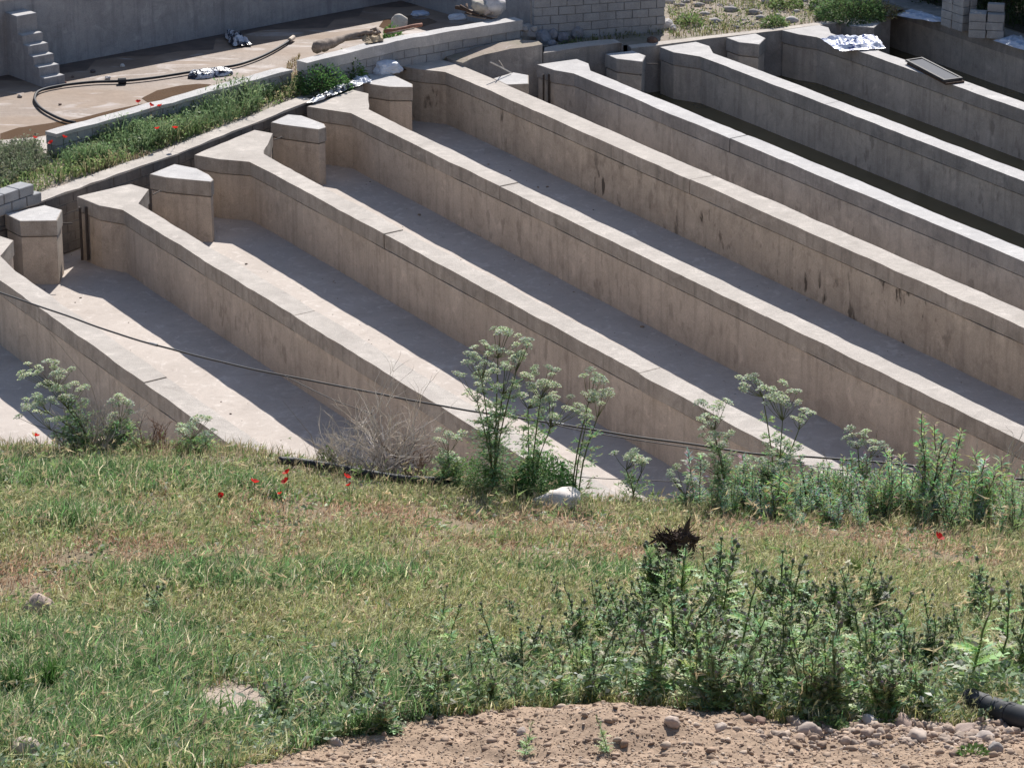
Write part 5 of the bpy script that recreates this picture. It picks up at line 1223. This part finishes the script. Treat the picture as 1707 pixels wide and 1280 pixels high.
strip_weeds('strip_weeds',[(-10.31, 60.64), (-9.57, 61.17), (-7.62, 63.84), (-4.62, 68.74), (-4.46, 70.44), (-5.04, 69.14), (-9.15, 64.28), (-9.7, 63.84), (-10.72, 63.27)],26000,.36,.02,G3,'dense green weeds on the strip between low wall and parapet',50,leafy=2.2)
strip_weeds('tall_weeds',[(-9.25, 64.15), (-8.96, 62.84), (-7.98, 63.71), (-6.57, 65.65), (-5.55, 67.16), (-5.04, 69.14), (-7.06, 66.87)],15000,.74,.02,[(.19,.29,.14),(.17,.27,.12),(.26,.33,.17)],'tall dark green weeds close to the low wall',60,leafy=3.2)
strip_weeds('tall_weeds',[(-10.69, 63.93), (-9.78, 64.37), (-9.29, 63.05), (-10.13, 61.79), (-10.55, 62.2)],4200,.5,.02,[(.22,.28,.16),(.25,.26,.18)],'greyish tall weeds left of the low wall end',64,leafy=2)
strip_weeds('dry_strip_grass',[(-8.45, 62.63), (-7.4, 64.01), (-7.64, 64.6), (-8.27, 64.15), (-8.78, 63.27)],1500,.2,.02,[(.36,.28,.2),(.3,.24,.15)],'short dry grass beside the parapet',66)
strip_weeds('canal_side_weeds',[(-4.64, 68.64), (-3.88, 69.65), (-3.14, 70.81), (-2.64, 72.05), (-2.93, 72.44), (-3.99, 71.78), (-4.73, 70.44)],7000,.3,.022,G3,'green weeds behind the silvery plastic',70,leafy=2)
strip_weeds('dry_gap_grass',[(-4.97, 69.65), (-4.69, 69.76), (-4.84, 72.33), (-5.09, 71.5)],900,.32,.02,[(.34,.27,.19),(.25,.22,.12)],'dry grass in the gap between the two low walls',72)
strip_weeds('yard_grass',[(3.65, 73.9), (4.87, 74.31), (6.32, 74.95), (7.81, 75.79), (9.06, 76.7), (9.59, 81.59), (3.96, 81.59)],9000,.16,.025,[(.18,.26,.09),(.25,.28,.12),(.42,.37,.24)],'patchy grass on the stony yard beyond the grey pillars',80,leafy=.8)
strip_weeds('parapet_fringe',[(3.65, 73.9), (4.86, 74.16), (6.31, 74.81), (7.81, 75.7), (8.87, 76.27), (8.77, 76.7), (6.35, 75.31), (3.74, 74.31)],2600,.2,.022,[(.22,.22,.09),(.30,.27,.14)],'yellowish grass fringe behind the long parapet',84)
strip_weeds('wall_foot_weeds',[(1.13, 72.99), (2.53, 73.79), (3.6, 74.25), (3.61, 74.6), (2.33, 74.13), (1.06, 73.33)],700,.25,.025,[(.12,.16,.07),(.2,.2,.1)],'sparse weeds at the foot of the block wall',86,leafy=1)
# small debris on raceway floors
def f_deb(n):
    c=rng.choice([26.3,30.5,34.6,38.6],n)+rng.uniform(-1.5,1.5,n); Y=rng.uniform(48,68,n); return c-.589*Y,Y,np.minimum(.01+rng.pareto(2.4,n)*.008,.05)
_g=gznp; gznp=lambda X,Y: -1.22-.0065*(70-Y)
scatter_rocks('floor_debris',420,f_deb,None,[(.3,.25,.2),(.4,.36,.3),(.2,.16,.13)],'small stones and dried crumbs on the raceway floors',seed=31)
gznp=_g
# yard stones
nY=1400; A_=np.array([(3.66, 74.02), (8.89, 76.52), (9.74, 82.99), (4.07, 82.99)]); X=rng.uniform(A_[:,0].min(),A_[:,0].max(),nY); Y=rng.uniform(74.6,88,nY); kk=in_poly(X,Y,[tuple(a) for a in A_]); X,Y=X[kk],Y[kk]
parts=[]
bm=bmesh.new(); bmesh.ops.create_icosphere(bm,subdivisions=1,radius=1); v0=np.array([v.co[:] for v in bm.verts]); f0=np.array([[v.index for v in f.verts] for f in bm.faces]); bm.free()
for i in range(len(X)):
    s_=min(.03+rng.pareto(2.2)*.03,.16); q=v0*(1+rng.uniform(-.2,.2,(len(v0),1)))*np.array((s_*1.2,s_,s_*.6))+np.array((X[i],Y[i],-.03+s_*.2)); parts.append((q,[f0],np.tile(np.array((.5,.47,.45))*rng.uniform(.6,1.15),(len(q),1))))
V,F,Cc=join_np(parts); np_mesh('yard_gravel',V,F,M_stone,Cc,'stuff',label='loose pale stones scattered over the yard')
# poppies on strip
for (x,y,z),h,l in [((-7.85, 66.44, 0),.55,'red poppy on the strip, leftmost of the three above the low wall'),((-7.55, 65.97, 0),.62,'red poppy on the strip, middle of the three above the low wall'),((-7.34, 65.97, 0),.6,'red poppy on the strip, rightmost of the three above the low wall'),((-9.15, 63.84, 0),.5,'red poppy in front of the low wall end face'),((-9.33, 63.49, 0),.5,'dim red poppy left of the one at the low wall end'),((-9.69, 63.84, 0),.5,'pinkish poppy against the pale apron'),((-7.26, 64.55, 0),.5,'pale red poppy low in the weeds, left'),((-6.95, 64.55, 0),.5,'pale red poppy low in the weeds, right')]:
    poppy(x,y,-.03,h*.85,l,None,1.15)
# bushes
def bush(x,y,r_,h,n,col,label,l=(.05,.11),z=-.03,name='leafy_bush'):
    a=rng.uniform(0,6.28,n); q=rng.uniform(0,1,n)**.5; u=rng.uniform(0,1,n); lob=1+.25*smooth_noise(np.cos(a)*2,np.sin(a)*2+u,2.5,int(abs(x)*10)+3)
    P=np.stack([np.cos(a)*q*r_*lob,np.sin(a)*q*r_*lob*.9,u*h*np.sqrt(np.clip(1.05-(q)**2,.03,1))*lob],1)
    d=P*np.array((1,1,.8))+rng.normal(0,.25*r_,(n,3))+np.array((0,0,.1))
    V,F,Cc=join_np([leaf_cards(P,rng.uniform(l[0],l[1],n),rng.uniform(l[0],l[1],n)*.45,d,colj(col,n,.35))])
    root=empty(name,(x,y,z),label,'bush'); np_mesh('foliage',V,F,M_leaf,Cc,None,root)
    m=MB()
    for k in range(7):
        aa=random.uniform(0,6.28); m.tube([(0,0,-.05),(math.cos(aa)*r_*.3,math.sin(aa)*r_*.3,h*.4),(math.cos(aa)*r_*.6,math.sin(aa)*r_*.6,h*.75)],[.02,.014,.006],5)
    m.obj('stem',M_bark,root)
for p,r_,h,n,c,l in [((-4.19, 69.14, 0),.6,.55,2000,(0.112,0.224,0.072),'bright green bush between parapet and second low wall'),((-3.68, 70.28, 0),.4,.4,1500,(0.144,0.240,0.080),'low green bush right of the bright green bush'),((-2.73, 72.77, 0),.28,.55,1100,(0.128,0.240,0.080),'green shrub at the foot of the log wall'),((-2.51, 72.1, 0),.35,.22,800,(0.144,0.256,0.080),'spreading weed with large leaves beside the grey bag'),
   ((-1.71, 72.05, 0),.3,.2,500,(0.320,0.352,0.160),'yellowish weed below the whitish boulder'),((8.1, 75.79, 0),.8,.7,4200,(0.160,0.256,0.104),'round green bush beside the farthest pillar'),((7.7, 76.89, 0),.5,.5,1500,(0.176,0.256,0.112),'smaller green bush left behind the round one'),
   ((6.62, 77.01, 0),.4,.3,700,(0.192,0.272,0.112),'low green clump on the yard left of the round bush'),((6.19, 75.07, 0),.3,.25,500,(0.160,0.240,0.096),'small green clump behind the long parapet'),((4.21, 75.19, 0),.3,.25,400,(0.208,0.288,0.112),'small grassy clump right of the block wall end'),((8.71, 76.15, 0),.6,.3,900,(0.256,0.240,0.144),'low dry-looking bush between round bush and end wall')]:
    bush(p[0],p[1],r_,h,n,c,l)
sheet('painted_shade_ground',[cy(55.75,79.5),cy(55.75,70),(26,66),(30,90),(8.0,90),(7.6,81.5)],-.02,simple('shade_dark_soil',(.07,.06,.045),.95,.4,6,obj=False),'ground under the trees behind the end wall, coloured dark as painted shade')  # ground sheet coloured very dark to stand in for tree shade
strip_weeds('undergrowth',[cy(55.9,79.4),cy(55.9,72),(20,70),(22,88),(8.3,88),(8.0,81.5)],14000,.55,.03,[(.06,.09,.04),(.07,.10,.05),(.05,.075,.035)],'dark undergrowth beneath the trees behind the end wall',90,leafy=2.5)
# trees behind the end wall
def tree(x,y,h,r_,n,col,label,seed):
    random.seed(seed); root=empty('tree',(x,y,-.1),label,'tree','trees beyond the end wall')
    m=MB(); m.tube([(0,0,-.2),(.05,.03,h*.3),(-.05,.05,h*.65),(0,0,h*.9)],[.16,.13,.08,.03],8)
    L=[]
    for k in range(14):
        a=random.uniform(0,6.28); z=h*random.uniform(.12,.8); e=Vector((math.cos(a)*r_*.75,math.sin(a)*r_*.75,z+r_*.45)); m.tube([(0,0,z),(e.x*.5,e.y*.5,z+r_*.2),e],[.05,.035,.015],5); L.append(e)
    m.obj('trunk',M_bark,root)
    cl=[Vector((random.gauss(0,r_*.5),random.gauss(0,r_*.5),h*random.uniform(.08,1))) for k in range(46)]+L
    cen=np.array([c[:] for c in cl]); ii=rng.integers(0,len(cl),n); sz=rng.uniform(.25,.55,len(cl))
    P=cen[ii]+rng.normal(0,1,(n,3))*sz[ii][:,None]*np.array((.75,.75,.55)); P=P[P[:,2]>.02]; n=len(P); ii=ii[:n]
    d=rng.normal(0,1,(n,3))
    V,F,Cc=join_np([leaf_cards(P,rng.uniform(.07,.14,n),rng.uniform(.035,.06,n),d,colj(col,n,.35))]); np_mesh('crown',V,F,M_leaf,Cc,None,root)
for k,(x,y,h,r_,l) in enumerate([(9.55,80.3,3.9,1.1,'dark tree behind the end wall, farthest left of the row'),(10.75,78.7,4.2,1.3,'dark tree standing behind the taller block stack'),(12.0,77.0,4.2,1.3,'dark tree standing behind the lower block stack'),(13.0,75.0,4.2,1.3,'dark tree at the right edge behind the end wall'),(14.2,73.0,4.4,1.4,'tree just outside the right edge, near the blue film'),(9.6,83.2,4.6,1.6,'taller dark tree filling the corner behind the first row'),(11.9,81.2,5.2,1.8,'taller dark tree in the top right corner'),(14.4,78.6,5.5,1.9,'taller tree beyond the right edge behind the row'),(16.2,74.5,5.2,1.8,'tree beyond the right edge, far right of the row')]):
    tree(x,y,h,r_,17000,(.05,.075,.03),l,100+k)
